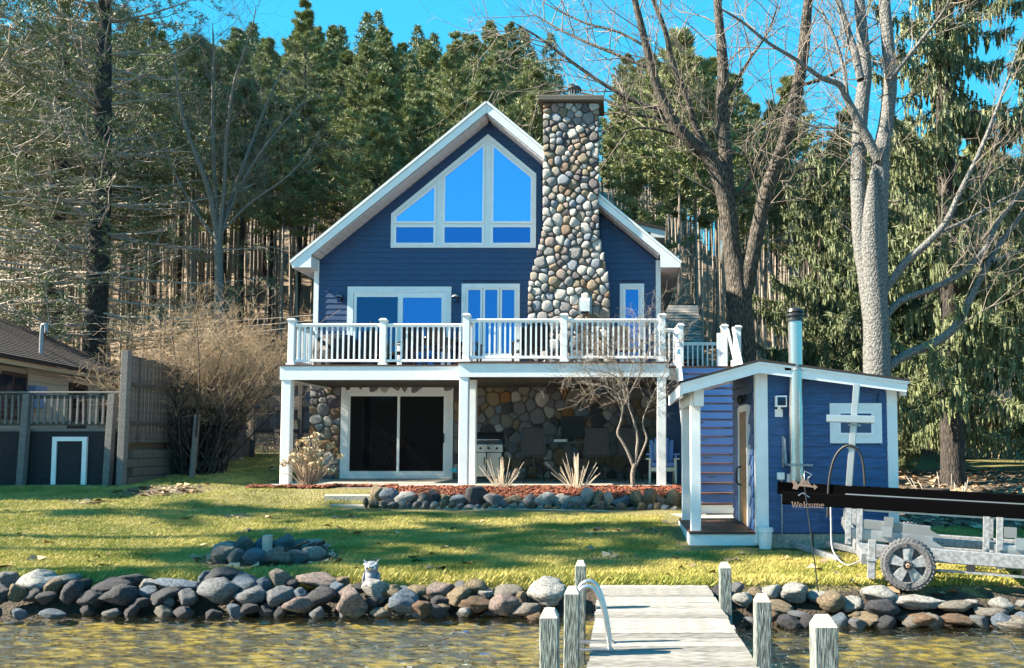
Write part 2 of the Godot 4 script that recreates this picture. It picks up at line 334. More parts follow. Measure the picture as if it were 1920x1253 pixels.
func materials() -> void:
	var fine := tex(3, 0.03, gray(0.72), gray(1.0), 5)
	var speck := tex(7, 0.09, gray(0.55), gray(1.0), 3)
	var wood := tex(11, 0.02, gray(0.5), gray(1.0), 5)
	var rough := tex(13, 0.05, gray(0.0), gray(1.0), 5)
	var crack := tex(17, 0.03, gray(0.0), gray(1.0), 4, 512, FastNoiseLite.TYPE_CELLULAR)
	var sid := tex(5, 0.02, gray(0.75), gray(1.0))
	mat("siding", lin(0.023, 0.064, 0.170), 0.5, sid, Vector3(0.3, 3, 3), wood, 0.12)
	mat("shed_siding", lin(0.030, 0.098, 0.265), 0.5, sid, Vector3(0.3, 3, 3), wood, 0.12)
	mat("white", lin(0.74, 0.755, 0.76), 0.45, tex(6, 0.015, gray(0.965), gray(1.0)), Vector3(0.5, 0.5, 0.5))
	mat("vinyl", lin(0.78, 0.78, 0.78), 0.35)
	mat("soffit", lin(0.62, 0.60, 0.62), 0.5)
	mat("shingle", lin(0.05, 0.045, 0.045), 0.95, speck, Vector3(3, 3, 3), rough, 0.4)
	mat("brown_shingle", lin(0.075, 0.05, 0.045), 0.95, speck, Vector3(3, 3, 3), rough, 0.4)
	mat("grey_shingle", lin(0.58, 0.52, 0.45), 0.95, speck, Vector3(3, 3, 3), rough, 0.4)
	var g := mat("sky_glass", lin(0.35, 0.46, 1.0), 0.03)
	g.metallic = 1.0
	g = mat("screen_glass", lin(0.09, 0.17, 0.42), 0.12)
	g.metallic = 1.0
	g = mat("dim_glass", lin(0.05, 0.075, 0.16), 0.06)
	g.metallic = 1.0
	g = mat("dark_glass", lin(0.006, 0.007, 0.010), 0.03)
	g.metallic_specular = 0.22
	mat("black", lin(0.012, 0.012, 0.014), 0.55, fine, Vector3(4, 4, 4))
	mat("black_metal", lin(0.02, 0.02, 0.022), 0.35)
	mat("mesh_fabric", lin(0.06, 0.058, 0.058), 0.85, speck, Vector3(9, 9, 9))
	mat("carpet", lin(0.0045, 0.0045, 0.0055), 0.95, tex(21, 0.2, gray(0.5), gray(1.0), 2), Vector3(6, 6, 6), rough, 0.4)
	M.carpet.metallic_specular = 0.08
	g = mat("steel", lin(0.50, 0.48, 0.47), 0.2)
	g.metallic = 0.85
	g = mat("galvanised", lin(0.40, 0.41, 0.43), 0.45, tex(23, 0.02, gray(0.72), gray(1.0), 5), Vector3(1.6, 1.6, 1.6))
	g.metallic = 0.5
	g = mat("aluminium", lin(0.52, 0.53, 0.55), 0.3)
	g.metallic = 0.85
	g = mat("rusty", lin(0.52, 0.33, 0.24), 0.75, speck, Vector3(8, 8, 8))
	mat("rubber", lin(0.16, 0.165, 0.18), 0.8, tex(24, 0.02, gray(0.35), gray(1.0)), Vector3(3, 3, 3))
	mat("mortar", lin(0.22, 0.20, 0.17), 0.95, fine, Vector3(5, 5, 5), rough, 0.5)
	mat("concrete", lin(0.48, 0.44, 0.37), 0.9, fine, Vector3(1.2, 1.2, 1.2), rough, 0.2)
	mat("block", lin(0.16, 0.14, 0.12), 0.95, fine, Vector3(2, 2, 2), rough, 0.3)
	mat("dark_wall", lin(0.012, 0.014, 0.022), 0.8, tex(26, 0.02, gray(0.6), gray(1.0)), Vector3(0.8, 0.8, 0.8))
	mat("cream_siding", lin(0.66, 0.58, 0.44), 0.6, fine, Vector3(1, 4, 4))
	mat("brown_trim", lin(0.05, 0.03, 0.022), 0.6)
	mat("tan_trim", lin(0.45, 0.30, 0.17), 0.6)
	mat("door_wood", lin(0.42, 0.22, 0.08), 0.5, wood, Vector3(20, 0.8, 20), wood, 0.1)
	mat("porch_boards", lin(0.16, 0.075, 0.045), 0.7, wood, Vector3(0.8, 12, 12), wood, 0.15)
	mat("dock_board", lin(0.42, 0.395, 0.36), 0.85, tex(31, 0.02, gray(0.42), gray(1.0), 5), Vector3(0.5, 9, 9), wood, 0.5)
	mat("dock_board_pale", lin(0.50, 0.475, 0.43), 0.85, tex(32, 0.02, gray(0.48), gray(1.0), 5), Vector3(0.6, 11, 11), wood, 0.5)
	mat("dock_board_grey", lin(0.35, 0.33, 0.30), 0.85, tex(33, 0.025, gray(0.4), gray(1.0), 5), Vector3(0.45, 8, 8), wood, 0.5)
	mat("post_wood", lin(0.36, 0.41, 0.38), 0.85, tex(34, 0.02, gray(0.28), gray(1.0), 5), Vector3(9, 0.7, 9), wood, 0.8)
	mat("post_top", lin(0.62, 0.58, 0.50), 0.85, tex(35, 0.03, gray(0.6), gray(1.0), 5), Vector3(4, 4, 4), wood, 0.3)
	mat("grey_wood", lin(0.20, 0.18, 0.165), 0.9, wood, Vector3(10, 0.8, 10), wood, 0.6)
	mat("grey_wood_dark", lin(0.13, 0.115, 0.105), 0.9, wood, Vector3(10, 0.8, 10), wood, 0.6)
	mat("rail_wood", lin(0.27, 0.25, 0.24), 0.9, wood, Vector3(8, 1.2, 8), wood, 0.5)
	mat("lattice", lin(0.30, 0.23, 0.18), 0.9)
	mat("mulch", lin(0.22, 0.075, 0.04), 0.95, tex(41, 0.08, gray(0.3), gray(1.0), 3), Vector3(2, 2, 2), rough, 3.0)
	mat("chips", lin(0.27, 0.085, 0.045), 0.9, null, Vector3.ONE, null, 0, true)
	mat("owl_grey", lin(0.31, 0.32, 0.40), 0.6, tex(43, 0.12, gray(0.45), gray(1.0), 2), Vector3(7, 7, 7))
	mat("owl_dark", lin(0.05, 0.05, 0.07), 0.4)
	mat("owl_beak", lin(0.4, 0.3, 0.1), 0.5)
	mat("cyan_paint", lin(0.05, 0.5, 0.6), 0.5)
	mat("meter_blue", lin(0.16, 0.22, 0.36), 0.5)
	mat("plastic_cream", lin(0.66, 0.62, 0.50), 0.5)
	mat("plastic_blue", lin(0.14, 0.27, 0.58), 0.5)
	# stones: one relief, many tones
	var tones := [[0.72, 0.70, 0.66], [0.38, 0.34, 0.29], [0.30, 0.31, 0.33], [0.42, 0.32, 0.20], [0.24, 0.31, 0.40], [0.095, 0.095, 0.11], [0.42, 0.32, 0.28], [0.28, 0.17, 0.10], [0.42, 0.21, 0.08], [0.15, 0.13, 0.16], [0.31, 0.25, 0.17]]
	for i in tones.size():
		var q: Array = tones[i]
		mat("rock%d" % i, lin(q[0], q[1], q[2]), 0.85, tex(80 + i, 0.03, gray(0.48), gray(1.0), 5, 256), Vector3(1.1, 1.1, 1.1), rough, 4.0)
		mat("stone%d" % i, lin(q[0] * 1.0, q[1] * 0.97, q[2] * 0.95), 0.55, tex(50 + i, 0.04, gray(0.62), gray(1.0), 4, 256), Vector3(3.5, 3.5, 3.5), rough, 1.2)
	mat("ground", Color.WHITE, 0.95, tex(61, 0.04, gray(0.62), gray(1.0), 5), Vector3(0.7, 0.7, 0.7), rough, 2.5, true)
	M.ground.uv1_world_triplanar = true
	mat("blade", Color.WHITE, 0.7, null, Vector3.ONE, null, 0, true)
	M.blade.backlight_enabled = true; M.blade.backlight = Color(0.35, 0.4, 0.2)
	mat("needles", Color.WHITE, 0.6, null, Vector3.ONE, null, 0, true)
	M.needles.backlight_enabled = true; M.needles.backlight = Color(0.3, 0.35, 0.15)
	mat("dry", Color.WHITE, 0.85, null, Vector3.ONE, null, 0, true)
	mat("bark_rough", lin(0.28, 0.24, 0.20), 0.95, tex(71, 0.035, gray(0.10), gray(1.0), 5), Vector3(1.3, 0.25, 1.3), tex(72, 0.035, gray(0), gray(1.0), 4), 6.0)
	mat("bark_lichen", lin(0.25, 0.247, 0.24), 0.9, tex(73, 0.05, gray(0.42), gray(1.0), 5, 512, FastNoiseLite.TYPE_SIMPLEX_SMOOTH, 0.5), Vector3(0.75, 0.5, 0.75), tex(74, 0.05, gray(0), gray(1.0), 4), 2.5)
	mat("bark_dark", lin(0.075, 0.062, 0.055), 0.95, tex(75, 0.04, gray(0.4), gray(1.0), 4), Vector3(0.8, 0.2, 0.8), rough, 3.0)
	mat("bark_pale", lin(0.40, 0.34, 0.28), 0.9, tex(76, 0.04, gray(0.4), gray(1.0), 4), Vector3(2, 0.6, 2), rough, 1.5)
	mat("twig_grey", lin(0.22, 0.18, 0.15), 0.9)
	mat("twig_tan", lin(0.42, 0.32, 0.20), 0.9, null, Vector3.ONE, null, 0, true)
	mat("twig_dead", lin(0.33, 0.29, 0.25), 0.9)
	# lake
	g = mat("lake", Color(lin(0.030, 0.026, 0.006), 0.10), 0.03)
	g.transparency = BaseMaterial3D.TRANSPARENCY_ALPHA
	g.metallic_specular = 0.5

# ------------------------------------------------------------------ the ground
func smooth(a: float, b: float, x: float) -> float: return smoothstep(a, b, x)

func ground_y(x: float, d: float) -> float:
	var shore := lerpf(9.36, 8.88, smooth(-0.5, 1.0, x)) + 0.12 * nz.get_noise_2d(x * 14.0, 3.0)
	if d < shore:
		return maxf(-0.08 - (shore - d) * 0.14, -2.6)
	var top := shore + 0.68
	if d < top:
		return lerpf(-0.08, 0.31, pow((d - shore) / 0.68, 0.8))
	var y := 0.31 + (d - top) * lerpf(0.076, 0.047, smooth(-9.5, -6.5, x))
	if d > 19.0: y += (d - 19.0) * 0.012 * (1.0 - smooth(-9.5, -6.5, x))
	# the bed and the ground that the house stands on
	if x > -9.5 and x < 1.6:
		var k := smooth(16.9, 17.7, d) * smooth(-9.0, -8.0, x) * (1.0 - smooth(1.0, 1.5, x))
		y = lerpf(y, maxf(y, 0.955), k)
		if d > 18.5: y = minf(y, 0.97) if x > -8.6 and x < 1.3 and d < 34.0 else y
	if x > 2.0: y += 0.026 * maxf(0.0, d - 14.0) * smooth(2.0, 6.0, x) * (1.0 - smooth(30.0, 42.0, d) * 0.6)
	y += 0.035 * nz.get_noise_2d(x * 3.0, d * 3.0) * smooth(top, top + 1.5, d)
	var hs := 33.0 + 9.0 * smooth(7.0, 16.0, x)
	if d > hs:
		var t := d - hs
		y += (t * 0.40 + maxf(0.0, t - 40.0) * 0.24 * smooth(-2.0, -14.0, x)) * smooth(0.0, 6.0, t) * (1.0 - 0.38 * smooth(0.0, 20.0, x))
		y += nz.get_noise_2d(x * 0.6, d * 0.6) * smooth(0.0, 12.0, t) * 1.2
		y = minf(y, 40.0)
	return y

func axis(marks: Array) -> Array:      # [from, to, step] runs joined
	var o := []
	for m in marks:
		var x: float = m[0]
		while x < m[1] - 1e-4:
			o.append(x); x += m[2]
	o.append(marks[-1][1])
	return o

func litter(x: float, d: float) -> float:      # how far dead leaves and bare earth take over from lawn
	var k := smooth(26.0, 30.0, d)
	k = maxf(k, smooth(3.5, 5.0, x) * smooth(13.0, 14.5, d + nz.get_noise_2d(x * 6, d * 6) * 1.2) * (1.0 - smooth(22.5, 24.0, d)))
	k = maxf(k, smooth(0.3, 0.6, nz.get_noise_2d(x * 5.0 + 40.0, d * 5.0)) * 0.5)
	k = maxf(k, (1.0 - smooth(0.5, 1.3, Vector2(x + 9.9, d - 18.0).length())) * 0.9)
	k = maxf(k, (1.0 - smooth(0.75, 1.15, Vector2(x + 4.75, (d - 11.3) * 1.3).length())))
	return k

func build_ground() -> void:
	var xs := axis([[-260, -60, 20], [-60, -24, 3], [-24, -13, 0.5], [-13, 12, 0.16], [12, 24, 0.6], [24, 60, 3], [60, 260, 20]])
	var ds := axis([[-240, -20, 20], [-20, 2, 2], [2, 7, 0.4], [7, 24, 0.16], [24, 40, 0.6], [40, 140, 2], [140, 260, 15]])
	var b := MB.new()
	var w := xs.size()
	for d in ds:
		for x in xs:
			b.v.append(Vector3(x, ground_y(x, d), -d))
			var y: float = b.v[-1].y
			var p := 0.5 + 0.5 * nz.get_noise_2d(x * 9.0, d * 9.0)
			var col := Color(0.17, 0.165, 0.035).lerp(Color(0.28, 0.235, 0.085), p)
			if d > 32.0:
				col = Color(0.24, 0.16, 0.10).lerp(Color(0.42, 0.33, 0.24), p)
			else:
				col = col.lerp(Color(0.10, 0.075, 0.05).lerp(Color(0.19, 0.14, 0.09), p), litter(x, d))
			if d < 9.4:
				var q := 0.5 + 0.5 * nz.get_noise_2d(x * 22.0, d * 30.0)
				col = Color(0.05, 0.038, 0.012).lerp(Color(0.16, 0.115, 0.02), smooth(0.3, 0.75, q))
			if y > -0.09 and y < 0.25 and d < 10.2: col = Color(0.05, 0.038, 0.025)
			b.c.append(col)
	for i in ds.size() - 1:
		for j in w - 1:
			var a := i * w + j
			b.ix.append(a); b.ix.append(a + w); b.ix.append(a + 1)
			b.ix.append(a + 1); b.ix.append(a + w); b.ix.append(a + w + 1)
	b.n.resize(b.v.size())
	b.n.fill(Vector3.ZERO)
	for i in range(0, b.ix.size(), 3):
		var p := b.v[b.ix[i]]; var q := b.v[b.ix[i + 1]]; var r := b.v[b.ix[i + 2]]
		var m := (r - p).cross(q - p)
		for k in 3: b.n[b.ix[i + k]] += m
	for i in b.n.size(): b.n[i] = b.n[i].normalized()
	tag(obj("ground", b, M.ground), "lawn sloping from the wooded hillside down to the lake", "", "", "structure")

func build_water() -> void:
	var xs := axis([[-300, -40, 40], [-40, -8, 1.5], [-8, 7, 0.045], [7, 40, 1.5], [40, 300, 40]])
	var ds := axis([[-240, -20, 20], [-20, 3, 1], [3, 10.1, 0.035]])
	var b := MB.new()
	var w := xs.size()
	var wave := func(x: float, d: float) -> float:
		var k := smooth(2.5, 4.0, d)
		return k * (0.018 * nz.get_noise_2d(x * 36.0 + d * 15.0, d * 110.0) + 0.0055 * nz.get_noise_2d(x * 90.0 - d * 45.0, d * 260.0 + 50.0))
	for d in ds:
		for x in xs:
			var near: bool = absf(x) < 9.0 and d > 2.0
			var y: float = wave.call(x, d) if near else 0.0
			b.v.append(Vector3(x, y, -d))
			if near:
				var e := 0.02
				b.n.append(Vector3(y - wave.call(x + e, d), e, wave.call(x, d + e) - y).normalized())
			else:
				b.n.append(Vector3.UP)
			b.c.append(Color.WHITE)
	for i in ds.size() - 1:
		for j in w - 1:
			var a := i * w + j
			b.ix.append(a); b.ix.append(a + w); b.ix.append(a + 1)
			b.ix.append(a + 1); b.ix.append(a + w); b.ix.append(a + w + 1)
	tag(obj("water", b, M.lake), "rippled golden brown shallow lake water", "", "", "structure")
	# weedy lake bed seen through it, streaks of caustic light painted into its colours
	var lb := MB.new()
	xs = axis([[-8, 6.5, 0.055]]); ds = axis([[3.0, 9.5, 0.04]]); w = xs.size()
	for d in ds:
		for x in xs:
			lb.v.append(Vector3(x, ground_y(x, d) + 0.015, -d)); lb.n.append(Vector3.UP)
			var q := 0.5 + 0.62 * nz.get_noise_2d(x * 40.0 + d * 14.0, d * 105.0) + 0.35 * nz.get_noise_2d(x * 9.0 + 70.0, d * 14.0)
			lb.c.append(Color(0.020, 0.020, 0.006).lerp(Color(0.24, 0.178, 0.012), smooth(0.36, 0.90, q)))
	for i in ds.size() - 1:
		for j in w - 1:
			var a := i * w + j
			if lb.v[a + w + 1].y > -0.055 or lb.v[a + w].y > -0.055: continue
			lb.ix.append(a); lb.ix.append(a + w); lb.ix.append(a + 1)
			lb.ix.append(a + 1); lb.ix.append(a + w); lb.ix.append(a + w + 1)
	tag(obj("lake_bed", lb, M.dry), "golden weedy lake bed with painted light streaks under the shallow water", "", "", "structure")
	# the far shore of the lake, which the windows mirror
	var h := MB.new()
	for i in 60:
		var x0 := -420.0 + i * 14.0; var x1 := x0 + 14.0
		var y0 := 24.0 + 9.0 * nz.get_noise_2d(x0 * 0.3, 7.0); var y1 := 24.0 + 9.0 * nz.get_noise_2d(x1 * 0.3, 7.0)
		h.col = Color(0.05, 0.055, 0.03)
		h.quad(Vector3(x1, -3, 232), Vector3(x0, -3, 232), Vector3(x0, y0, 300), Vector3(x1, y1, 300))
		h.quad(Vector3(x1, y1, 300), Vector3(x0, y0, 300), Vector3(x0, -3, 380), Vector3(x1, -3, 380))
	tag(obj("hills", h, M.dry), "wooded far shore across the lake", "", "", "structure")

func tuft_mesh(blades: int, h: float, w: float, spread: float) -> ArrayMesh:
	var b := MB.new()
	for i in blades:
		var a := rf(0, TAU); var r := spread * sqrt(rng.randf())
		var p := Vector3(cos(a) * r, 0, sin(a) * r)
		var s := Vector3(cos(a * 3.1), 0, sin(a * 3.1)) * w * 0.5
		var lean := Vector3(rf(-1, 1), 0, rf(-1, 1)) * h * 0.7
		var hh := h * rf(0.5, 1.0)
		b.col = Color(1, 1, 1).darkened(rf(0, 0.3))
		b.tri(p - s, p + s, p + lean + Vector3(0, hh, 0))
	var m := b.mesh()
	m.surface_set_material(0, M.blade)
	return m

func scatter(called: String, m: Mesh, xf: Array, cols: Array, label: String, mt: Material) -> MultiMeshInstance3D:
	var mm := MultiMesh.new()
	mm.transform_format = MultiMesh.TRANSFORM_3D
	mm.use_colors = true
	mm.mesh = m
	mm.instance_count = xf.size()
	for i in xf.size():
		mm.set_instance_transform(i, xf[i]); mm.set_instance_color(i, cols[i])
	var o := MultiMeshInstance3D.new()
	o.multimesh = mm; o.material_override = mt
	o.name = numbered(called); add_child(o)
	tag(o, label, "", "", "stuff")
	return o

func build_grass() -> void:
	var xf := []; var cols := []
	var m := tuft_mesh(9, 0.05, 0.010, 0.07)
	for i in 150000:
		var d := 9.6 + 16.0 * pow(rng.randf(), 1.5)
		var x := rf(-0.78 * d - 0.5, 0.50 * d + 0.4)
		if d > (18.1 if x < -6.3 else 17.3) and x > -8.6 and x < 4.0: continue
		if x > -5.6 and x < 1.6 and d > 16.3 - 0.12 * (x + 5.6): continue
		if x > -6.9 and d > 17.3: continue
		if x > 0.8 and x < 4.3 and d > 11.6: continue
		var sh := lerpf(10.05, 9.6, smooth(-0.5, 1.0, x))
		if d < sh - 0.2: continue
		if x < -11.2 and d > 18.8: continue
		if rng.randf() < litter(x, d) * 1.1: continue
		var s := rf(0.6, 1.3) * (1.0 + 0.9 * rng.randf() * (1.0 - smooth(sh, sh + 0.5, d)))
		xf.append(Transform3D(Basis(Vector3.UP, rf(0, TAU)).scaled(Vector3(s, s * rf(0.6, 1.2), s)), Vector3(x, ground_y(x, d) - 0.006, -d)))
		var p := clampf(0.5 + 0.75 * nz.get_noise_2d(x * 7.0, d * 7.0) + rf(-0.25, 0.25), 0, 1)
		cols.append(Color(0.25, 0.27, 0.03).lerp(Color(0.66, 0.53, 0.16), p))
	scatter("grass", m, xf, cols, "patchy green and straw coloured spring lawn", M.blade)
	# dead leaves
	xf = []; cols = []
	var b := MB.new()
	b.quad(Vector3(-0.04, 0, 0.03), Vector3(0.01, 0.022, 0.045), Vector3(0.05, 0.004, -0.02), Vector3(-0.01, 0.015, -0.05))
	var lm := b.mesh(); lm.surface_set_material(0, M.dry)
	for i in 26000:
		var d := rf(9.3, 46.0); var x := rf(-0.8 * d, 0.56 * d)
		if x > -9.0 and x < 2.0 and d > 15.5 and d < 33.0: continue
		if x > 0.8 and x < 4.3 and d > 11.8 and d < 21.0: continue
		var keep := litter(x, d)
		if d < 12.5: keep = maxf(keep, 0.10 * smooth(0.0, 2.0, x))
		if rng.randf() > maxf(keep, 0.012): continue
		var s := rf(0.6, 1.5) * (1.0 + d * 0.02)
		xf.append(Transform3D(Basis.from_euler(Vector3(rf(-0.4, 0.4), rf(0, TAU), rf(-0.4, 0.4))).scaled(Vector3(s, s, s)), Vector3(x, ground_y(x, d) + 0.015, -d)))
		cols.append(Color(0.30, 0.17, 0.08).lerp(Color(0.42, 0.33, 0.22), rng.randf()).darkened(rf(0, 0.4)))
	scatter("dead_leaves", lm, xf, cols, "brown dead leaves lying under the trees", M.dry)

# ------------------------------------------------------------------ stones
func rock_mesh(sd: int, seg := 24, rings := 15) -> ArrayMesh:
	rng.seed = 900 + sd
	var cuts := []
	for i in 11:
		cuts.append([Vector3(rf(-1, 1), rf(-1, 1), rf(-1, 1)).normalized(), rf(0.55, 0.9)])
	var f := noise(sd, 0.9, 3)
	var b := MB.new()
	var pts := []
	for i in rings + 1:
		var t := PI * i / rings
		for j in seg:
			var a := TAU * j / seg
			var d := Vector3(sin(t) * cos(a), cos(t), sin(t) * sin(a))
			var r := 1.0
			for q in cuts:
				var k := d.dot(q[0])
				if k > 0.05: r = lerpf(r, minf(r, q[1] / k), 0.96)
			r *= 1.0 + 0.13 * f.get_noise_3dv(d * 1.6) + 0.05 * f.get_noise_3dv(d * 6.0)
			pts.append(d * r)
	var lo := Vector3.ONE * 9; var hi := -lo
	for p in pts:
		lo = lo.min(p); hi = hi.max(p)
	for p in pts: b.v.append(((p - lo) / (hi - lo) - Vector3(0.5, 0.5, 0.5)))
	for i in rings:
		for j in seg:
			var a := i * seg + j; var e := i * seg + (j + 1) % seg
			b.ix.append(a); b.ix.append(a + seg); b.ix.append(e)
			b.ix.append(e); b.ix.append(a + seg); b.ix.append(e + seg)
	b.n.resize(b.v.size()); b.n.fill(Vector3.ZERO); b.c.resize(b.v.size()); b.c.fill(Color.WHITE)
	for i in range(0, b.ix.size(), 3):
		var p := b.v[b.ix[i]]; var q := b.v[b.ix[i + 1]]; var r := b.v[b.ix[i + 2]]
		var m := (r - p).cross(q - p)
		for k in 3: b.n[b.ix[i + k]] += m
	for i in b.n.size():
		b.n[i] = b.n[i].normalized() if b.n[i].length() > 1e-9 else b.v[i].normalized()
	return b.mesh()

var rocks := []
const ORD := ["first", "second", "third", "fourth", "fifth", "sixth", "seventh", "eighth", "ninth", "tenth", "eleventh", "twelfth", "thirteenth", "fourteenth", "fifteenth", "sixteenth", "seventeenth", "eighteenth", "nineteenth"]
func ordinal(i: int) -> String:
	if i < 19: return ORD[i]
	var tens: String = ["twent", "thirt", "fort", "fift", "sixt"][(i + 1) / 10 - 2]
	return tens + "ieth" if (i + 1) % 10 == 0 else tens + "y-" + ORD[(i + 1) % 10 - 1]
const TONE := ["pale", "grey brown", "grey", "tan", "blue grey", "dark", "pinkish", "brown", "orange brown", "dark purple", "olive"]

func place_rock(called: String, x: float, y: float, z: float, w: float, h: float, dp: float, tone: int, label: String, group: String, k: int) -> void:
	var o := MeshInstance3D.new()
	o.mesh = rocks[k % rocks.size()]
	o.material_override = M["rock%d" % tone]
	o.name = numbered(called); add_child(o)
	o.transform = Transform3D(Basis.from_euler(Vector3(rf(-0.12, 0.12), (PI if rng.randf() < 0.5 else 0.0) + rf(-0.35, 0.35), rf(-0.12, 0.12))) * Basis.from_scale(Vector3(w, h, dp)), Vector3(x, y, z))
	tag(o, label, "boulder" if w > 0.2 else "stone", group)

func build_rocks() -> void:
	for i in 12: rocks.append(rock_mesh(i))
	rng.seed = 77
	# the shore wall, boulder by boulder
	var left := 0; var right := 0
	var S := SHORE.duplicate()
	S.sort_custom(func(a, b): return a[0] < b[0])
	var k := 0
	for r in S:
		var lab: String
		var size: String = "large " if r[3] > 0.36 else ("small " if r[3] < 0.2 else "")
		if r[0] < 0.6:
			lab = "%s%s boulder, %s from the left in the shore wall left of the dock" % [size, TONE[r[5]], ordinal(left)]; left += 1
		else:
			lab = "%s%s boulder, %s from the left on the shore right of the dock" % [size, TONE[r[5]], ordinal(right)]; right += 1
		var h: float = r[4] * 1.24
		place_rock("shore_boulder", r[0], r[1] + h * 0.47, r[2], r[3] * 1.16, h, rf(0.85, 1.15) * minf(r[3] * 1.05, 0.42), r[5], lab, "boulders along the shore", k)
		k += 1
	# smaller wet stones at the foot of the wall
	var wet := 0
	for i in 44:
		var x := -8.0 + i * 0.285 + rf(-0.1, 0.1)
		if x > -0.5 and x < 1.15: continue
		var d := lerpf(9.30, 8.80, smooth(-0.5, 1.0, x)) + rf(-0.08, 0.06)
		var w := rf(0.14, 0.30); var hh := rf(0.10, 0.2)
		var tone: int = [5, 5, 2, 4, 1, 9, 5, 2][rng.randi() % 8]
		place_rock("wet_stone", x, hh * 0.25, -d, w, hh, w * 0.8, tone, "%s half sunken stone, %s from the left along the waterline" % [TONE[tone], ordinal(wet)], "half sunken stones along the waterline", i * 3 + 2)
		wet += 1
	# the rock edging of the flower bed before the patio
	var x := -5.15
	var n := 0
	while x < 1.12:
		var t := (x + 5.15) / 6.27
		var big := rf(0.20, 0.46)
		var base := lerpf(0.68, 0.60, t)
		var z := lerpf(-17.0, -16.55, t)
		var tone: int = [2, 0, 4, 1, 5, 0, 2, 0, 4, 3][rng.randi() % 10]
		if t > 0.8: tone = [0, 3, 2, 10, 0, 1][rng.randi() % 6]
		var hh := rf(0.24, 0.46)
		place_rock("bed_rock", x + big * 0.45, base + hh * 0.42, z - rf(0.06, 0.2), big * 1.15, hh, 0.34, tone, "%s rock, %s from the left in the upper row edging the flower bed" % [TONE[tone], ordinal(n)], "rocks edging the flower bed", n * 5 + 1)
		x += big * 0.9; n += 1
	x = -5.2; n = 0
	while x < 1.1:
		var t := (x + 5.2) / 6.3
		var w := rf(0.12, 0.22)
		var tone: int = [2, 4, 0, 1, 2, 10, 4, 3, 0][rng.randi() % 9]
		var hh := rf(0.09, 0.23)
		place_rock("bed_rock", x + w * 0.5, lerpf(0.645, 0.575, t) + hh * 0.4, lerpf(-16.72, -16.25, t), w * 1.05, hh, w, tone, "small %s rock, %s from the left in the lower row edging the flower bed" % [TONE[tone], ordinal(n)], "rocks edging the flower bed", n * 7 + 3)
		x += w * 1.02; n += 1
	# fire pit
	n = 0
	for i in 14:
		var a := TAU * i / 14.0 + 0.2
		var w := rf(0.20, 0.32)
		var px := -4.75 + cos(a) * 0.62; var d := 11.3 - sin(a) * 0.5
		var tone: int = [0, 2, 6, 4, 2, 1][i % 6]
		var hh := rf(0.20, 0.28)
		place_rock("fire_pit_stone", px, ground_y(px, d) + hh * 0.38, -d, w * 1.15, hh, w, tone, "%s stone, %s around the ring of the fire pit" % [TONE[tone], ordinal(i)], "stones ringing the fire pit", i * 5)
	var st := obj("fire_pit_post", br(Vector3(-4.78, 0.3, -11.25), Vector3(-4.775, 0.68, -11.25), 0.11, 0.11, 0.02), M.post_top)
	tag(st, "short pale wood post standing upright in the fire pit", "log")
	for i in 4:
		var a := Vector3(-4.55 + rf(-0.15, 0.2), 0.42 + i * 0.02, -11.2 + rf(-0.2, 0.2))
		var o := obj("firewood", tb([a, a + Vector3(rf(0.2, 0.4), rf(0.05, 0.14), rf(-0.3, 0.3))], rf(0.018, 0.035), 6), M.bark_dark)
		tag(o, "charred stick lying in the fire pit", "firewood", "charred sticks in the fire pit")
	rng.seed = 5

# ------------------------------------------------------------------ field stone facing: cells of a power diagram, rounded and domed
func stone_cells(lo: Callable, hi: Callable, y0: float, y1: float, size: Callable, holes: Array) -> Array:
	var pts := []
	var tries := 0
	while tries < 9000:
		tries += 1
		var y := rf(y0, y1)
		var l: float = lo.call(y); var h: float = hi.call(y)
		var p := Vector2(rf(l, h), y)
		var s: float = size.call(y)
		var r := s * rf(0.34, 0.78)
		var ok := true
		for q in holes:
			if q.grow(r * 0.3).has_point(p): ok = false; break
		if not ok: continue
		for q in pts:
			if p.distance_to(q[0]) < (r + q[1]) * 0.80: ok = false; break
		if ok: pts.append([p, r])
	var cells := []
	for i in pts.size():
		var p: Vector2 = pts[i][0]; var r: float = pts[i][1]
		var reach := r * 1.55
		var poly := PackedVector2Array([p + Vector2(-reach, -reach), p + Vector2(reach, -reach), p + Vector2(reach, reach), p + Vector2(-reach, reach)])
		var rot := rf(0, 1)
		for k in 4: poly[k] = p + (poly[k] - p).rotated(rot)
		for k in pts.size():
			if k == i: continue
			var q: Vector2 = pts[k][0]; var e: Vector2 = q - p
			var d := e.length()
			if d > 3.0 * reach: continue
			var at: float = (d * d + r * r - pts[k][1] * pts[k][1]) / (2.0 * d) - 0.007
			poly = cut(poly, p, e / d, at)
		poly = cut(poly, p, Vector2.LEFT, p.x - lo.call(p.y) - 0.0)
		poly = cut(poly, p, Vector2.RIGHT, hi.call(p.y) - p.x - 0.0)
		poly = cut(poly, p, Vector2.DOWN, p.y - y0)
		poly = cut(poly, p, Vector2.UP, y1 - p.y)
		for q in holes:
			if q.has_point(p): continue
			var ex := maxf(q.position.x - p.x, p.x - q.end.x); var ey := maxf(q.position.y - p.y, p.y - q.end.y)
			if maxf(ex, ey) > reach * 1.5: continue
			if ex > ey: poly = cut(poly, p, Vector2(signf(q.get_center().x - p.x), 0), ex - 0.01)
			else: poly = cut(poly, p, Vector2(0, signf(q.get_center().y - p.y)), ey - 0.01)
		if poly.size() >= 3: cells.append(poly)
	return cells

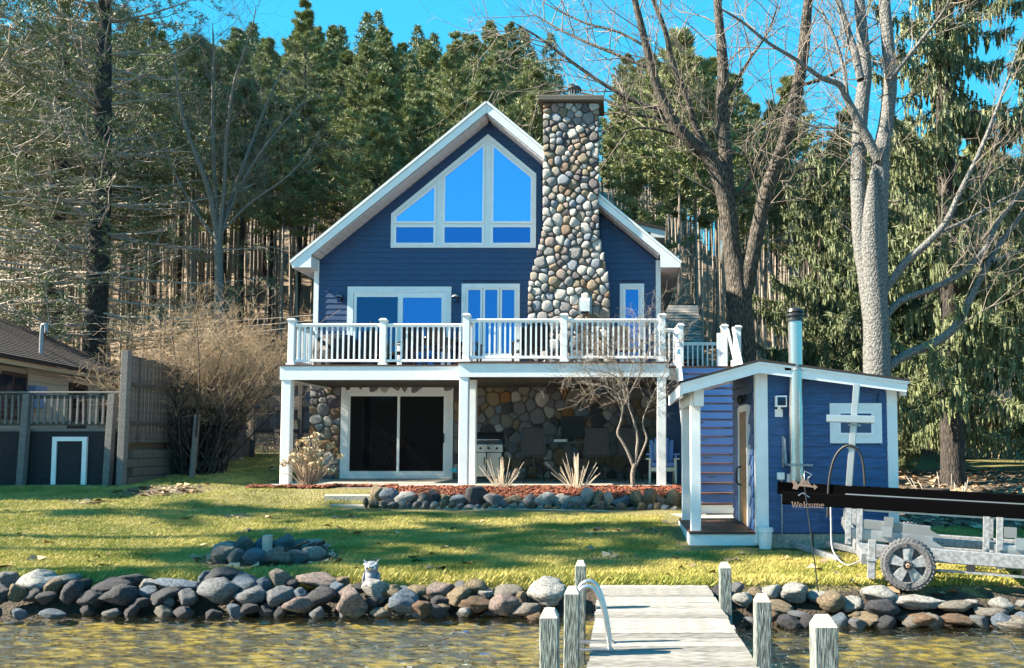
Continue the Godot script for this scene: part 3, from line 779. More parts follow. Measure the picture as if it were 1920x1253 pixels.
func cut(poly: PackedVector2Array, p: Vector2, dir: Vector2, at: float) -> PackedVector2Array:
	if dir == Vector2.DOWN: dir = Vector2(0, -1)
	elif dir == Vector2.UP: dir = Vector2(0, 1)
	var o := PackedVector2Array()
	for i in poly.size():
		var a := poly[i]; var b := poly[(i + 1) % poly.size()]
		var da := (a - p).dot(dir) - at; var db := (b - p).dot(dir) - at
		if da <= 0: o.append(a)
		if (da < 0 and db > 0) or (da > 0 and db < 0): o.append(a.lerp(b, da / (da - db)))
	return o

func stone_on_wall(poly: PackedVector2Array, z: float, proud: float, parent: Node3D, tone: int) -> void:
	var ce := Vector2.ZERO
	for p in poly: ce += p
	ce /= poly.size()
	# ten rays make an even outline with soft corners
	var m := 11
	var rad := []
	for j in m:
		var d := Vector2.from_angle(TAU * j / m)
		var best := 9.0
		for i in poly.size():
			var a := poly[i] - ce; var e := poly[(i + 1) % poly.size()] - poly[i]
			var k := d.cross(e)
			if absf(k) < 1e-6: continue
			var t := a.cross(e) / k; var u := a.cross(d) / k
			if t > 0 and u >= -0.001 and u <= 1.001: best = minf(best, t)
		rad.append(best if best < 9.0 else 0.05)
	var sm := []
	for j in m:
		sm.append(maxf(0.02, minf(rad[j], rad[j] * 0.76 + 0.12 * (rad[(j + 1) % m] + rad[(j + m - 1) % m]) + 0.004)))
	var b := MB.new()
	var f := [[1.0, 0.0], [0.985, 0.55], [0.88, 0.9], [0.55, 1.0]]
	var tilt := Vector2(rf(-0.12, 0.12), rf(-0.12, 0.12))
	var low := proud * rf(0.75, 1.15)
	for q in f:
		for j in m:
			var e := Vector2.from_angle(TAU * j / m) * float(sm[j]) * float(q[0])
			b.v.append(Vector3(e.x, e.y, low * q[1] + (e.dot(tilt) if q[1] > 0.0 else 0.0)))
	b.v.append(Vector3(0, 0, low * 1.04))
	for i in 3:
		for j in m:
			var a := i * m + j; var e := i * m + (j + 1) % m
			b.ix.append(a); b.ix.append(a + m); b.ix.append(e)
			b.ix.append(e); b.ix.append(a + m); b.ix.append(e + m)
	for j in m:
		b.ix.append(3 * m + j); b.ix.append(4 * m); b.ix.append(3 * m + (j + 1) % m)
	b.n.resize(b.v.size()); b.n.fill(Vector3.ZERO); b.c.resize(b.v.size()); b.c.fill(Color.WHITE)
	for i in range(0, b.ix.size(), 3):
		var p := b.v[b.ix[i]]; var q := b.v[b.ix[i + 1]]; var r := b.v[b.ix[i + 2]]
		var mm := (r - p).cross(q - p)
		for k in 3: b.n[b.ix[i + k]] += mm
	for i in b.n.size(): b.n[i] = b.n[i].normalized()
	share("stone", b.mesh(), parent, Vector3(ce.x, ce.y, z), M["stone%d" % tone])

# ------------------------------------------------------------------ the house
const WZ := -22.3
func clapboard(x0: float, x1: float, y0: float, y1: float, z: float, t: float, l1 := 0.0, r1 := 0.0) -> MB:     # l1, r1: how far the top ends draw in
	var b := MB.new()
	b.hexa([Vector3(x0, y0, z + t), Vector3(x1, y0, z + t), Vector3(x1, y0, z), Vector3(x0, y0, z), Vector3(x0 + l1, y1 + 0.012, z + t * 0.35), Vector3(x1 - r1, y1 + 0.012, z + t * 0.35), Vector3(x1 - r1, y1 + 0.012, z), Vector3(x0 + l1, y1 + 0.012, z)])
	return b

func siding(parent: Node3D, y0: float, y1: float, pitch: float, z: float, span: Callable, holes: Array, m: Material, t := 0.022) -> void:
	var y := y0
	while y < y1 - 0.02:
		var top := minf(y + pitch, y1)
		var s0: Array = span.call(y); var s1: Array = span.call(top)
		var cuts := []
		for h in holes:
			if h.position.y < top - 0.02 and h.end.y > y + 0.02: cuts.append([h.position.x, h.end.x])
		cuts.sort_custom(func(a, b): return a[0] < b[0])
		var x: float = s0[0]
		for q in cuts:
			if q[0] > x + 0.03: obj("siding_board", clapboard(x, minf(q[0], s0[1]), y, top, z, t, maxf(0, s1[0] - s0[0]) if x == s0[0] else 0.0), m, parent)
			x = maxf(x, q[1])
		if s0[1] > x + 0.03: obj("siding_board", clapboard(x, s0[1], y, top, z, t, maxf(0, s1[0] - s0[0]) if x == s0[0] else 0.0, maxf(0, s0[1] - s1[1])), m, parent)
		y = top

func pane_in(win: Node3D, poly: Array, z: float, sash: float, proud: float, glass: Material, frame: Material) -> void:     # a sash with its pane, poly is the outer line of the sash
	var b := MB.new()
	b.ring(poly, inset(poly, sash), z, z + proud)
	obj("sash", b, frame, win)
	b = MB.new()
	b.prism(inset(poly, sash - 0.006), z, z + proud * 0.35)
	obj("pane", b, glass, win)

func trim_frame(called: String, x0: float, x1: float, y0: float, y1: float, w: float, z0: float, z1: float, parent: Node3D, m: Material) -> MeshInstance3D:
	var b := MB.new()
	b.ring(rect(x0, x1, y0, y1), rect(x0 + w, x1 - w, y0 + w, y1 - w), z0, z1)
	return obj(called, b, m, parent)

func wall_lamp(x: float, y: float, z: float, parent: Node3D) -> void:
	var b := MB.new()
	b.box(x - 0.05, x + 0.05, y - 0.06, y + 0.10, z, z + 0.03)
	b.tube([Vector3(x, y + 0.06, z + 0.02), Vector3(x, y + 0.13, z + 0.10), Vector3(x, y + 0.10, z + 0.17)], [0.015, 0.015, 0.015], 8)
	var l := obj("wall_lamp", b, M.black_metal, parent)
	b = MB.new(); b.lathe([[0.02, 0.10], [0.06, 0.08], [0.105, 0.03], [0.11, 0.02], [0.10, 0.02]], 16, Transform3D(Basis(), Vector3(x, y, z + 0.17)))
	obj("lamp_shade", b, M.galvanised, l)
	b = MB.new(); b.lathe([[0.0, -0.13], [0.045, -0.11], [0.055, -0.04], [0.045, 0.02]], 12, Transform3D(Basis(), Vector3(x, y, z + 0.17)))
	obj("lamp_glass", b, M.dim_glass, l)

func build_house() -> void:
	var h := thing("lake_house", "navy clapboard lake house with white trim and tall stone chimney", "house", Vector3(-3.65, 0.95, -22.3))
	# closed body behind the cladding
	var body := MB.new()
	body.prism([Vector2(-8.34, 0.9), Vector2(1.04, 0.9), Vector2(1.04, 6.85), Vector2(-3.65, 10.82), Vector2(-8.34, 6.85)], -33.2, WZ - 0.03)
	obj("side_and_back_walls", body, M.siding, h)
	# upper front wall: clapboards
	var wall := obj("front_wall", bx(-8.33, 1.03, 3.5, 3.73, WZ - 0.03, WZ), M.siding, h)
	var span := func(y: float) -> Array:
		var e := maxf(0.0, (y - 6.86) * 1.195)
		return [-8.33 + e, 1.03 - e]
	var holes := [Rect2(-7.40, 3.7, 2.74, 2.45), Rect2(-4.30, 4.25, 1.5, 1.98), Rect2(0.0, 4.1, 0.58, 2.13), Rect2(-2.2, 3.6, 1.65, 8.0), Rect2(-6.24, 7.30, 3.87, 0.9)]
	for i in 14:      # the stepped slope of the gable window
		var y := 8.2 + i * 0.16
		var l := -6.28 + (y - 8.2) * 1.18; var r := minf(-2.33, -3.66 + (10.42 - y - 0.16) * 1.195)
		if r > l + 0.3: holes.append(Rect2(l + 0.25, y, r - l - 0.3, 0.16))
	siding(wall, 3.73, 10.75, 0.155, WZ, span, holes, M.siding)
	for x in [-8.36, 0.94]:
		obj("corner_trim", bx(x, x + 0.13, 3.73, 6.92, WZ, WZ + 0.045), M.white, h)
	# gable window
	var gw := [Vector2(-6.285, 7.26), Vector2(-2.33, 7.26), Vector2(-2.33, 9.31), Vector2(-3.66, 10.42), Vector2(-6.285, 8.2)]
	var b := MB.new(); b.prism(gw, WZ - 0.02, WZ + 0.04)
	var w := obj("gable_window", b, M.white, h)
	b = MB.new(); b.ring(gw, inset(gw, 0.10), WZ + 0.04, WZ + 0.062)
	obj("outer_trim", b, M.white, w)
	var z := WZ + 0.042
	pane_in(w, [Vector2(-6.19, 7.93), Vector2(-5.06, 7.93), Vector2(-5.06, 9.04), Vector2(-6.19, 8.13)], z, 0.055, 0.03, M.sky_glass, M.vinyl)
	pane_in(w, [Vector2(-4.87, 7.93), Vector2(-3.74, 7.93), Vector2(-3.74, 10.18), Vector2(-4.87, 9.25)], z, 0.055, 0.03, M.sky_glass, M.vinyl)
	pane_in(w, [Vector2(-3.55, 7.93), Vector2(-2.42, 7.93), Vector2(-2.42, 9.22), Vector2(-3.55, 10.17)], z, 0.055, 0.03, M.sky_glass, M.vinyl)
	for x in [-6.20, -4.88, -3.56]:
		pane_in(w, rect(x, x + 1.14, 7.33, 7.88), z, 0.06, 0.03, M.screen_glass, M.vinyl)
	# sliding door to the deck
	var d := trim_frame("sliding_door", -7.44, -4.62, 3.74, 6.19, 0.16, WZ - 0.02, WZ + 0.05, h, M.white)
	obj("door_jamb", bx(-7.28, -4.78, 5.985, 6.03, WZ, WZ + 0.035), M.vinyl, d)
	pane_in(d, rect(-7.27, -6.00, 3.78, 5.985), WZ - 0.01, 0.075, 0.03, M.dim_glass, M.vinyl)
	pane_in(d, rect(-6.03, -4.78, 3.78, 5.985), WZ + 0.015, 0.10, 0.035, M.screen_glass, M.vinyl)
	# casement window of three lights
	w = trim_frame("casement_window", -4.34, -2.76, 4.2, 6.27, 0.115, WZ - 0.02, WZ + 0.05, h, M.white)
	obj("window_sill", bx(-4.37, -2.73, 4.15, 4.2, WZ, WZ + 0.09), M.white, w)
	for x in [-4.225, -3.765, -3.305]: pane_in(w, rect(x + 0.005, x + 0.45, 4.31, 6.16), WZ - 0.01, 0.055, 0.035, M.screen_glass, M.vinyl)
	# narrow window right of the chimney
	w = trim_frame("narrow_window", -0.04, 0.62, 4.05, 6.27, 0.11, WZ - 0.02, WZ + 0.05, h, M.white)
	pane_in(w, rect(0.065, 0.515, 4.155, 6.165), WZ - 0.01, 0.05, 0.035, M.screen_glass, M.vinyl)
	wall_lamp(-7.62, 5.86, WZ + 0.02, h)
	wall_lamp(-4.48, 5.86, WZ + 0.02, h)
	# roof
	b = MB.new()
	b.prism([Vector2(-8.80, 6.70), Vector2(-3.62, 11.05), Vector2(1.61, 6.68), Vector2(1.62, 6.76), Vector2(-3.62, 11.14), Vector2(-8.82, 6.78)], -33.8, -21.68)
	var roof := obj("roof", b, M.shingle, h)
	b = MB.new()
	b.prism([Vector2(-8.24, 6.97), Vector2(-3.62, 10.84), Vector2(1.03, 6.97), Vector2(1.4, 6.80), Vector2(-3.62, 11.02), Vector2(-8.6, 6.82)], -33.7, -21.76)
	obj("roof_deck", b, M.soffit, roof)
	b = MB.new()
	b.prism([Vector2(-8.78, 6.70), Vector2(-8.72, 6.60), Vector2(-8.24, 6.60), Vector2(-8.24, 6.94), Vector2(-3.62, 10.80), Vector2(-3.62, 11.05)], -21.74, -21.70)
	obj("fascia_board", b, M.white, roof)
	b = MB.new()
	b.prism([Vector2(1.58, 6.69), Vector2(-3.616, 11.05), Vector2(-3.616, 10.80), Vector2(1.04, 6.95), Vector2(1.05, 6.60), Vector2(1.56, 6.60)], -21.742, -21.702)
	obj("fascia_board", b, M.white, roof)
	b = MB.new()
	b.bar(Vector3(-8.80, 6.735, -21.69), Vector3(-3.63, 11.085, -21.69), 0.03, 0.06)
	b.bar(Vector3(1.60, 6.725, -21.69), Vector3(-3.61, 11.085, -21.69), 0.03, 0.06)
	obj("drip_edge", b, M.white, roof)
	for s in [[Vector2(-8.22, 6.955), Vector2(-3.66, 10.76)], [Vector2(1.01, 6.955), Vector2(-3.58, 10.76)]]:
		var a: Vector2 = s[0]; var e: Vector2 = s[1]
		var nn := 31
		for i in nn:
			var p := a.lerp(e, (i + 0.03) / nn); var q := a.lerp(e, (i + 0.97) / nn)
			obj("soffit_panel", br(Vector3(p.x, p.y - 0.012, -22.03), Vector3(q.x, q.y - 0.012, -22.03), 0.53, 0.02), M.soffit, roof)
	for s in [[-8.70, -8.25], [1.06, 1.54]]:
		obj("eave_return", bx(s[0], s[1], 6.625, 6.92, -22.27, -21.745), M.white, roof)
		for i in 22:
			var z0 := -21.75 - i * 0.52
			obj("soffit_panel", bx(s[0] if s[0] > 0 else -8.72, s[1] if s[0] > 0 else -8.34, 6.60, 6.62, z0 - 0.51, z0), M.soffit, roof)
	obj("eave_fascia", bx(-8.755, -8.725, 6.60, 6.75, -33.5, -21.75), M.white, roof)
	obj("eave_fascia", bx(1.56, 1.59, 6.60, 6.74, -33.5, -21.75), M.white, roof)
	# dormer on the right slope
	b = MB.new()
	b.prism([Vector2(-1.2, 9.05), Vector2(1.36, 8.44), Vector2(1.36, 8.52), Vector2(-1.2, 9.13)], -29.5, -24.9)
	var dm := obj("dormer", b, M.shingle, h)
	b = MB.new(); b.prism([Vector2(-1.0, 9.0), Vector2(1.34, 8.44), Vector2(1.34, 8.22), Vector2(0.9, 8.24), Vector2(0.9, 8.38), Vector2(-1.0, 8.84)], -25.0, -24.95)
	obj("dormer_fascia", b, M.white, dm)
	obj("dormer_wall", bx(-1.2, 0.85, 7.4, 8.42, -29.0, -25.4), M.siding, dm)
	obj("dormer_soffit", bx(0.86, 1.32, 8.21, 8.235, -29.0, -25.01), M.soffit, dm)
	# lower storey: field stone
	var lw := obj("stone_wall", bx(-8.35, 1.05, 0.9, 3.6, WZ - 0.03, WZ + 0.005), M.mortar, h)
	var slab := Rect2(-7.56, 0.9, 3.04, 2.6)
	for q in stone_cells(func(_y): return -8.4, func(_y): return 1.06, 1.0, 3.58, func(_y): return 0.275, [slab]):
		stone_on_wall(q, WZ + 0.005, 0.075, lw, [0, 0, 1, 2, 2, 3, 10, 2, 7, 9, 5, 1, 8, 2, 4][rng.randi() % 15])
	d = trim_frame("sliding_door", -7.55, -4.53, 0.99, 3.48, 0.20, WZ - 0.02, WZ + 0.07, h, M.white)
	obj("door_jamb", bx(-7.35, -4.73, 3.235, 3.28, WZ, WZ + 0.05), M.vinyl, d)
	pane_in(d, rect(-7.36, -5.98, 1.06, 3.26), WZ + 0.008, 0.055, 0.04, M.dark_glass, M.vinyl)
	pane_in(d, rect(-6.02, -4.72, 1.06, 3.26), WZ + 0.03, 0.06, 0.045, M.dark_glass, M.vinyl)
	obj("door_handle", bx(-4.775, -4.75, 1.95, 2.20, WZ + 0.05, WZ + 0.11), M.black_metal, d)
	obj("door_sill", bx(-7.5, -4.6, 0.97, 1.0, WZ, WZ + 0.12), M.galvanised, d)
	# chimney
	var lo := func(y: float) -> float: return -2.46 + 0.375 * smooth(5.85, 7.75, y)
	var hi := func(y: float) -> float: return -0.30 - 0.29 * smooth(5.85, 7.75, y)
	b = MB.new()
	var pl := []; var pr := []
	for y in [3.6, 5.8, 6.2, 6.6, 7.0, 7.4, 7.8, 11.02]:
		pl.append(Vector2(lo.call(y) + 0.03, y)); pr.append(Vector2(hi.call(y) - 0.03, y))
	pl.reverse()
	b.prism(pr + pl, -22.5, -21.62)
	var ch := obj("chimney", b, M.mortar, h)
	for q in stone_cells(lo, hi, 3.8, 11.0, func(y): return 0.215 if y > 5.1 else 0.33, [Rect2(-1.13, 5.30, 0.36, 0.50)]):
		stone_on_wall(q, -21.62, 0.075, ch, [0, 0, 0, 1, 2, 2, 2, 4, 1, 6, 9, 5, 7, 10, 2, 0, 3, 0][rng.randi() % 18])
	obj("chimney_cap", br(Vector3(-2.2, 11.1, -21.98), Vector3(-0.47, 11.1, -21.98), 1.1, 0.15, 0.02), M.block, ch)
	b = MB.new(); b.lathe([[0.0, 11.18], [0.14, 11.18], [0.14, 11.30], [0.0, 11.30]], 12, Transform3D(Basis(), Vector3(-1.27, 0, -21.9)))
	obj("flue_tile", b, M.rusty, ch)
	b = MB.new()
	for i in 12: b.tube([Vector3(-1.27 + cos(i * TAU / 12) * 0.15, 11.28, -21.9 + sin(i * TAU / 12) * 0.15), Vector3(-1.27 + cos(i * TAU / 12) * 0.15, 11.52, -21.9 + sin(i * TAU / 12) * 0.15)], [0.008, 0.008], 5)
	obj("spark_screen", b, M.steel, ch)
	b = MB.new(); b.lathe([[0.0, 11.6], [0.17, 11.57], [0.2, 11.5], [0.0, 11.5]], 16, Transform3D(Basis(), Vector3(-1.27, 0, -21.9)))
	obj("flue_cap", b, M.black_metal, ch)
	# gas vent low on the chimney
	b = bx(-1.125, -0.775, 5.31, 5.79, -21.62, -21.57)
	var vt := obj("wall_vent", b, M.galvanised, ch)
	b = MB.new()
	b.hexa([Vector3(-1.07, 5.38, -21.40), Vector3(-0.83, 5.38, -21.40), Vector3(-0.83, 5.38, -21.57), Vector3(-1.07, 5.38, -21.57), Vector3(-1.07, 5.66, -21.40), Vector3(-0.83, 5.66, -21.40), Vector3(-0.83, 5.76, -21.57), Vector3(-1.07, 5.76, -21.57)])
	obj("vent_hood", b, M.white, vt)
	obj("vent_slot", bx(-1.05, -0.85, 5.345, 5.378, -21.57, -21.42), M.black, vt)

# ------------------------------------------------------------------ the deck
var baluster: ArrayMesh
var rail_post: ArrayMesh
var post_cap: ArrayMesh

func newel(parent: Node3D, x: float, y: float, z: float, hh := 1.0) -> void:
	var p := share("rail_post", rail_post, parent, Vector3(x, y, z))
	p.scale.y = hh
	var c := MeshInstance3D.new(); c.mesh = post_cap; c.name = "post_cap"; c.position = Vector3(0, 1.03, 0)
	p.add_child(c, true)
	var s := MeshInstance3D.new(); var m := bx(-0.1, 0.1, 0.0, 0.05, -0.1, 0.1).mesh(); m.surface_set_material(0, M.white)
	s.mesh = m; s.name = "post_skirt"; p.add_child(s, true)

func railing(parent: Node3D, a: Vector3, b: Vector3, n: int) -> void:      # between two newels, at deck height
	var f := (b - a).normalized()
	obj("top_rail", br(a + Vector3.UP * 0.955, b + Vector3.UP * 0.955, 0.09, 0.045, 0.01), M.vinyl, parent)
	obj("sub_rail", br(a + Vector3.UP * 0.915, b + Vector3.UP * 0.915, 0.05, 0.035), M.vinyl, parent)
	obj("bottom_rail", br(a + Vector3.UP * 0.105, b + Vector3.UP * 0.105, 0.05, 0.06, 0.008), M.vinyl, parent)
	for i in n:
		share("baluster", baluster, parent, a.lerp(b, (i + 0.75) / (n + 0.5)) + Vector3.UP * 0.5)

func build_deck() -> void:
	baluster = bx(-0.019, 0.019, -0.385, 0.41, -0.019, 0.019).mesh(); baluster.surface_set_material(0, M.vinyl)
	rail_post = br(Vector3(0, 0, 0), Vector3(0, 1.03, 0), 0.145, 0.145, 0.01, Vector3(0, 0, 1)).mesh(); rail_post.surface_set_material(0, M.white)
	var b := MB.new()
	b.hexa([Vector3(-0.1, 0.025, 0.1), Vector3(0.1, 0.025, 0.1), Vector3(0.1, 0.025, -0.1), Vector3(-0.1, 0.025, -0.1), Vector3(-0.05, 0.07, 0.05), Vector3(0.05, 0.07, 0.05), Vector3(0.05, 0.07, -0.05), Vector3(-0.05, 0.07, -0.05)])
	b.hexa([Vector3(-0.074, -0.03, 0.074), Vector3(0.074, -0.03, 0.074), Vector3(0.074, -0.03, -0.074), Vector3(-0.074, -0.03, -0.074), Vector3(-0.1, 0.025, 0.1), Vector3(0.1, 0.025, 0.1), Vector3(0.1, 0.025, -0.1), Vector3(-0.1, 0.025, -0.1)])
	post_cap = b.mesh(); post_cap.surface_set_material(0, M.white)
	var dk := thing("deck", "raised deck with white railing and white posts along the house front", "deck", Vector3(-3.6, 0.98, -19.5))
	# floor boards run along the house
	for i in 23:
		var z1 := -19.08 - i * 0.14
		obj("deck_board", bx(-7.95, 1.08, 3.72, 3.748, z1 - 0.134, z1), M.porch_boards, dk)
	for i in 5:
		var z1 := -18.36 - i * 0.144
		obj("deck_board", bx(-3.68, 1.10, 3.72, 3.75, z1 - 0.137, z1), M.porch_boards, dk)
	for x in range(0, 23):
		var jx := -7.8 + x * 0.4
		obj("joist", bx(jx, jx + 0.04, 3.48, 3.71, -22.25, -19.16), M.grey_wood_dark, dk)
	obj("fascia_board", bx(-7.92, -3.66, 3.40, 3.715, -19.14, -19.10), M.white, dk)
	obj("fascia_board", bx(-3.64, 1.06, 3.41, 3.715, -18.44, -18.40), M.white, dk)
	obj("fascia_board", bx(-3.645, -3.61, 3.41, 3.712, -19.6, -18.442), M.white, dk)
	obj("fascia_board", bx(1.03, 1.058, 3.41, 3.712, -22.2, -18.442), M.white, dk)
	obj("fascia_board", bx(-7.918, -7.885, 3.40, 3.712, -22.2, -19.142), M.white, dk)
	obj("porch_ceiling", bx(-7.88, 1.02, 3.44, 3.46, -22.24, -19.2), M.grey_wood_dark, dk)
	obj("porch_ceiling", bx(-3.6, 1.02, 3.45, 3.47, -19.18, -18.46), M.grey_wood_dark, dk)
	for p in [[-7.88, -19.12, 0.215], [-3.62, -18.42, 0.20], [-3.55, -19.14, 0.18], [0.80, -18.42, 0.20]]:
		var x: float = p[0]; var pz: float = p[1]; var w: float = p[2]
		obj("post", br(Vector3(x + w / 2, 0.98, pz - w / 2), Vector3(x + w / 2, 3.405, pz - w / 2), w, w, 0.012, Vector3(0, 0, 1)), M.white, dk)
	var lx := [-7.70, -5.56, -3.48]
	for i in 2:
		railing(dk, Vector3(lx[i] + 0.08, 3.75, -19.22), Vector3(lx[i + 1] - 0.08, 3.75, -19.22), 15)
	railing(dk, Vector3(-7.70, 3.75, -19.32), Vector3(-7.70, 3.75, -22.2), 20)
	newel(dk, -7.70, 3.75, -19.22); newel(dk, -5.56, 3.75, -19.22)
	var rx := [-3.48, -1.285, 0.925]
	for i in 2:
		railing(dk, Vector3(rx[i] + 0.08, 3.752, -18.50), Vector3(rx[i + 1] - 0.08, 3.752, -18.50), 17)
	for x in rx: newel(dk, x, 3.752, -18.50)
	railing(dk, Vector3(-3.48, 3.752, -18.6), Vector3(-3.48, 3.752, -19.2), 4)
	railing(dk, Vector3(0.925, 3.752, -18.6), Vector3(0.925, 3.752, -19.9), 9)
	# landing on the right and its railing
	var ld := thing("deck_landing", "side landing of the deck with white railing behind the blue shed", "deck", Vector3(2.0, 0.9, -20.5))
	obj("landing_floor", bx(1.10, 3.2, 3.70, 3.74, -23.2, -19.3), M.porch_boards, ld)
	obj("fascia_board", bx(1.10, 3.2, 3.42, 3.695, -19.42, -19.38), M.white, ld)
	obj("skirt_wall", bx(1.08, 3.1, 0.8, 3.42, -20.7, -20.6), M.siding, ld)
	var yy := 0.8
	while yy < 3.4:
		obj("siding_board", clapboard(1.08, 3.1, yy, minf(yy + 0.155, 3.42), -20.6, 0.02), M.siding, ld)
		yy += 0.155
	newel(ld, 1.44, 3.74, -20.0)
	railing(ld, Vector3(1.08, 3.74, -20.0), Vector3(1.36, 3.74, -20.0), 2)
	railing(ld, Vector3(1.44, 3.74, -20.1), Vector3(1.44, 3.74, -22.6), 15)
	newel(ld, 1.5, 3.74, -22.7)
	railing(ld, Vector3(1.6, 3.74, -22.7), Vector3(2.75, 3.74, -22.7), 8)
	newel(ld, 2.52, 3.74, -20.1); newel(ld, 2.88, 3.74, -20.3)
	obj("leaning_board", br(Vector3(2.58, 4.72, -19.98), Vector3(2.78, 3.76, -19.9), 0.07, 0.03, 0, Vector3(0, 0, 1)), M.white, ld)
	obj("gate_stile", bx(2.34, 2.44, 3.76, 4.62, -20.1, -20.04), M.white, ld)
	# stair
	var st := thing("deck_stair", "steep white and blue stair between the shed porch and the deck", "stairs", Vector3(2.0, 0.6, -15.6))
	var n := 17
	for i in n:
		var y0 := 0.62 + i * 0.183; var zz := -15.5 - i * 0.238
		obj("riser", bx(1.36, 2.58, y0, y0 + 0.155, zz - 0.02, zz), M.plastic_blue if i > 0 else M.white, st)
		obj("tread", bx(1.34, 2.60, y0 + 0.157, y0 + 0.183, zz - 0.26, zz + 0.03), M.porch_boards, st)
		if i % 2 == 1 and i < 15:
			obj("step_light", br(Vector3(1.72 + i * -0.012, y0 + 0.10, zz + 0.004), Vector3(1.86 + i * -0.012, y0 + 0.10, zz + 0.004), 0.022, 0.02, 0.004), M.steel, st)
	for x in [1.32, 2.62]:
		var s := MB.new()
		s.hexa([Vector3(x - 0.02, 0.55, -15.42), Vector3(x + 0.02, 0.55, -15.42), Vector3(x + 0.02, 0.55, -15.75), Vector3(x - 0.02, 0.55, -15.75), Vector3(x - 0.02, 3.9, -19.5), Vector3(x + 0.02, 3.9, -19.5), Vector3(x + 0.02, 3.6, -19.55), Vector3(x - 0.02, 3.6, -19.55)])
		obj("stringer", s, M.white, st)
	for x in [1.30, 2.66]:
		obj("stair_post", br(Vector3(x, 0.6, -15.45), Vector3(x, 1.75, -15.45), 0.12, 0.12, 0.01, Vector3(0, 0, 1)), M.white, st)
		obj("stair_rail", br(Vector3(x, 1.6, -15.5), Vector3(x, 4.65, -19.5), 0.06, 0.09, 0.01), M.white, st)
		for i in 15:
			var t := (i + 0.5) / 15.0
			obj("stair_baluster", bx(x - 0.018, x + 0.018, lerpf(0.75, 3.85, t), lerpf(1.58, 4.62, t), lerpf(-15.5, -19.5, t) - 0.018, lerpf(-15.5, -19.5, t) + 0.018), M.vinyl, st)

# ------------------------------------------------------------------ patio and yard paving
func build_patio() -> void:
	var p := obj("patio_pavement", bx(-8.2, 1.15, 0.80, 0.985, -22.3, -18.25), M.concrete)
	tag(p, "pale concrete patio under the deck", "", "", "structure")
	var a := br(Vector3(-5.9, 0.60, -17.05), Vector3(1.35, 0.52, -16.15), 0.34, 0.16, 0.01)
	tag(obj("path", a, M.concrete), "narrow concrete path between lawn and rock edging", "", "", "structure")
	tag(obj("path", br(Vector3(1.35, 0.525, -16.1), Vector3(2.2, 0.53, -14.5), 1.1, 0.14), M.concrete), "concrete path leading to the stair foot", "", "", "structure")
	var s := thing("garden_steps", "two grey concrete steps beside the flower bed rocks", "steps", Vector3(-5.8, 0.6, -17.6))
	obj("step", br(Vector3(-6.15, 0.76, -17.45), Vector3(-5.15, 0.76, -17.45), 0.5, 0.20, 0.02), M.concrete, s)
	obj("step", br(Vector3(-6.05, 0.88, -18.0), Vector3(-5.0, 0.88, -18.0), 0.62, 0.19, 0.02), M.block, s)
	# mulch bed: a mound and its loose chips
	var b := MB.new()
	var xs := axis([[-8.0, 1.25, 0.12]]); var n := xs.size()
	for i in 14:
		for x in xs:
			var t := i / 13.0
			var back := -18.27; var front := lerpf(-17.1, -16.75, (x + 5.2) / 6.4) if x > -4.9 else -17.75
			if x > -6.3 and x < -4.9: front = -18.1
			var z := lerpf(back, front, t)
			var y := lerpf(0.975, ground_y(x, -front) + 0.18 if x > -4.9 else ground_y(x, -front) + 0.02, t * t) + 0.03 * nz.get_noise_2d(x * 20, z * 20) + 0.02 * sin(t * PI)
			b.v.append(Vector3(x, y, z)); b.c.append(Color.WHITE); b.n.append(Vector3(0, 0.96, 0.28))
	for i in 13:
		for j in n - 1:
			var k := i * n + j
			b.ix.append(k); b.ix.append(k + 1); b.ix.append(k + n)
			b.ix.append(k + 1); b.ix.append(k + n + 1); b.ix.append(k + n)
	tag(obj("mulch_bed", b, M.mulch), "red brown bark mulch in the flower bed", "", "", "stuff")
	var cb := MB.new(); cb.box(-0.04, 0.04, -0.006, 0.006, -0.012, 0.012)
	var cm := cb.mesh()
	var xf := []; var cols := []
	for i in 5000:
		var v: Vector3 = b.v[rng.randi() % b.v.size()]
		xf.append(Transform3D(Basis.from_euler(Vector3(rf(-0.5, 0.5), rf(0, TAU), rf(-0.5, 0.5))).scaled(Vector3.ONE * rf(0.6, 1.4)), v + Vector3(rf(-0.07, 0.07), 0.012, rf(-0.06, 0.06))))
		cols.append(Color(1, 1, 1).lerp(Color(0.55, 0.5, 0.45), rng.randf()).darkened(rf(0, 0.35)) * Color(1.0, rf(0.7, 1.2), rf(0.7, 1.1)))
	scatter("mulch_chips", cm, xf, cols, "loose red bark chips on the flower bed", M.chips)

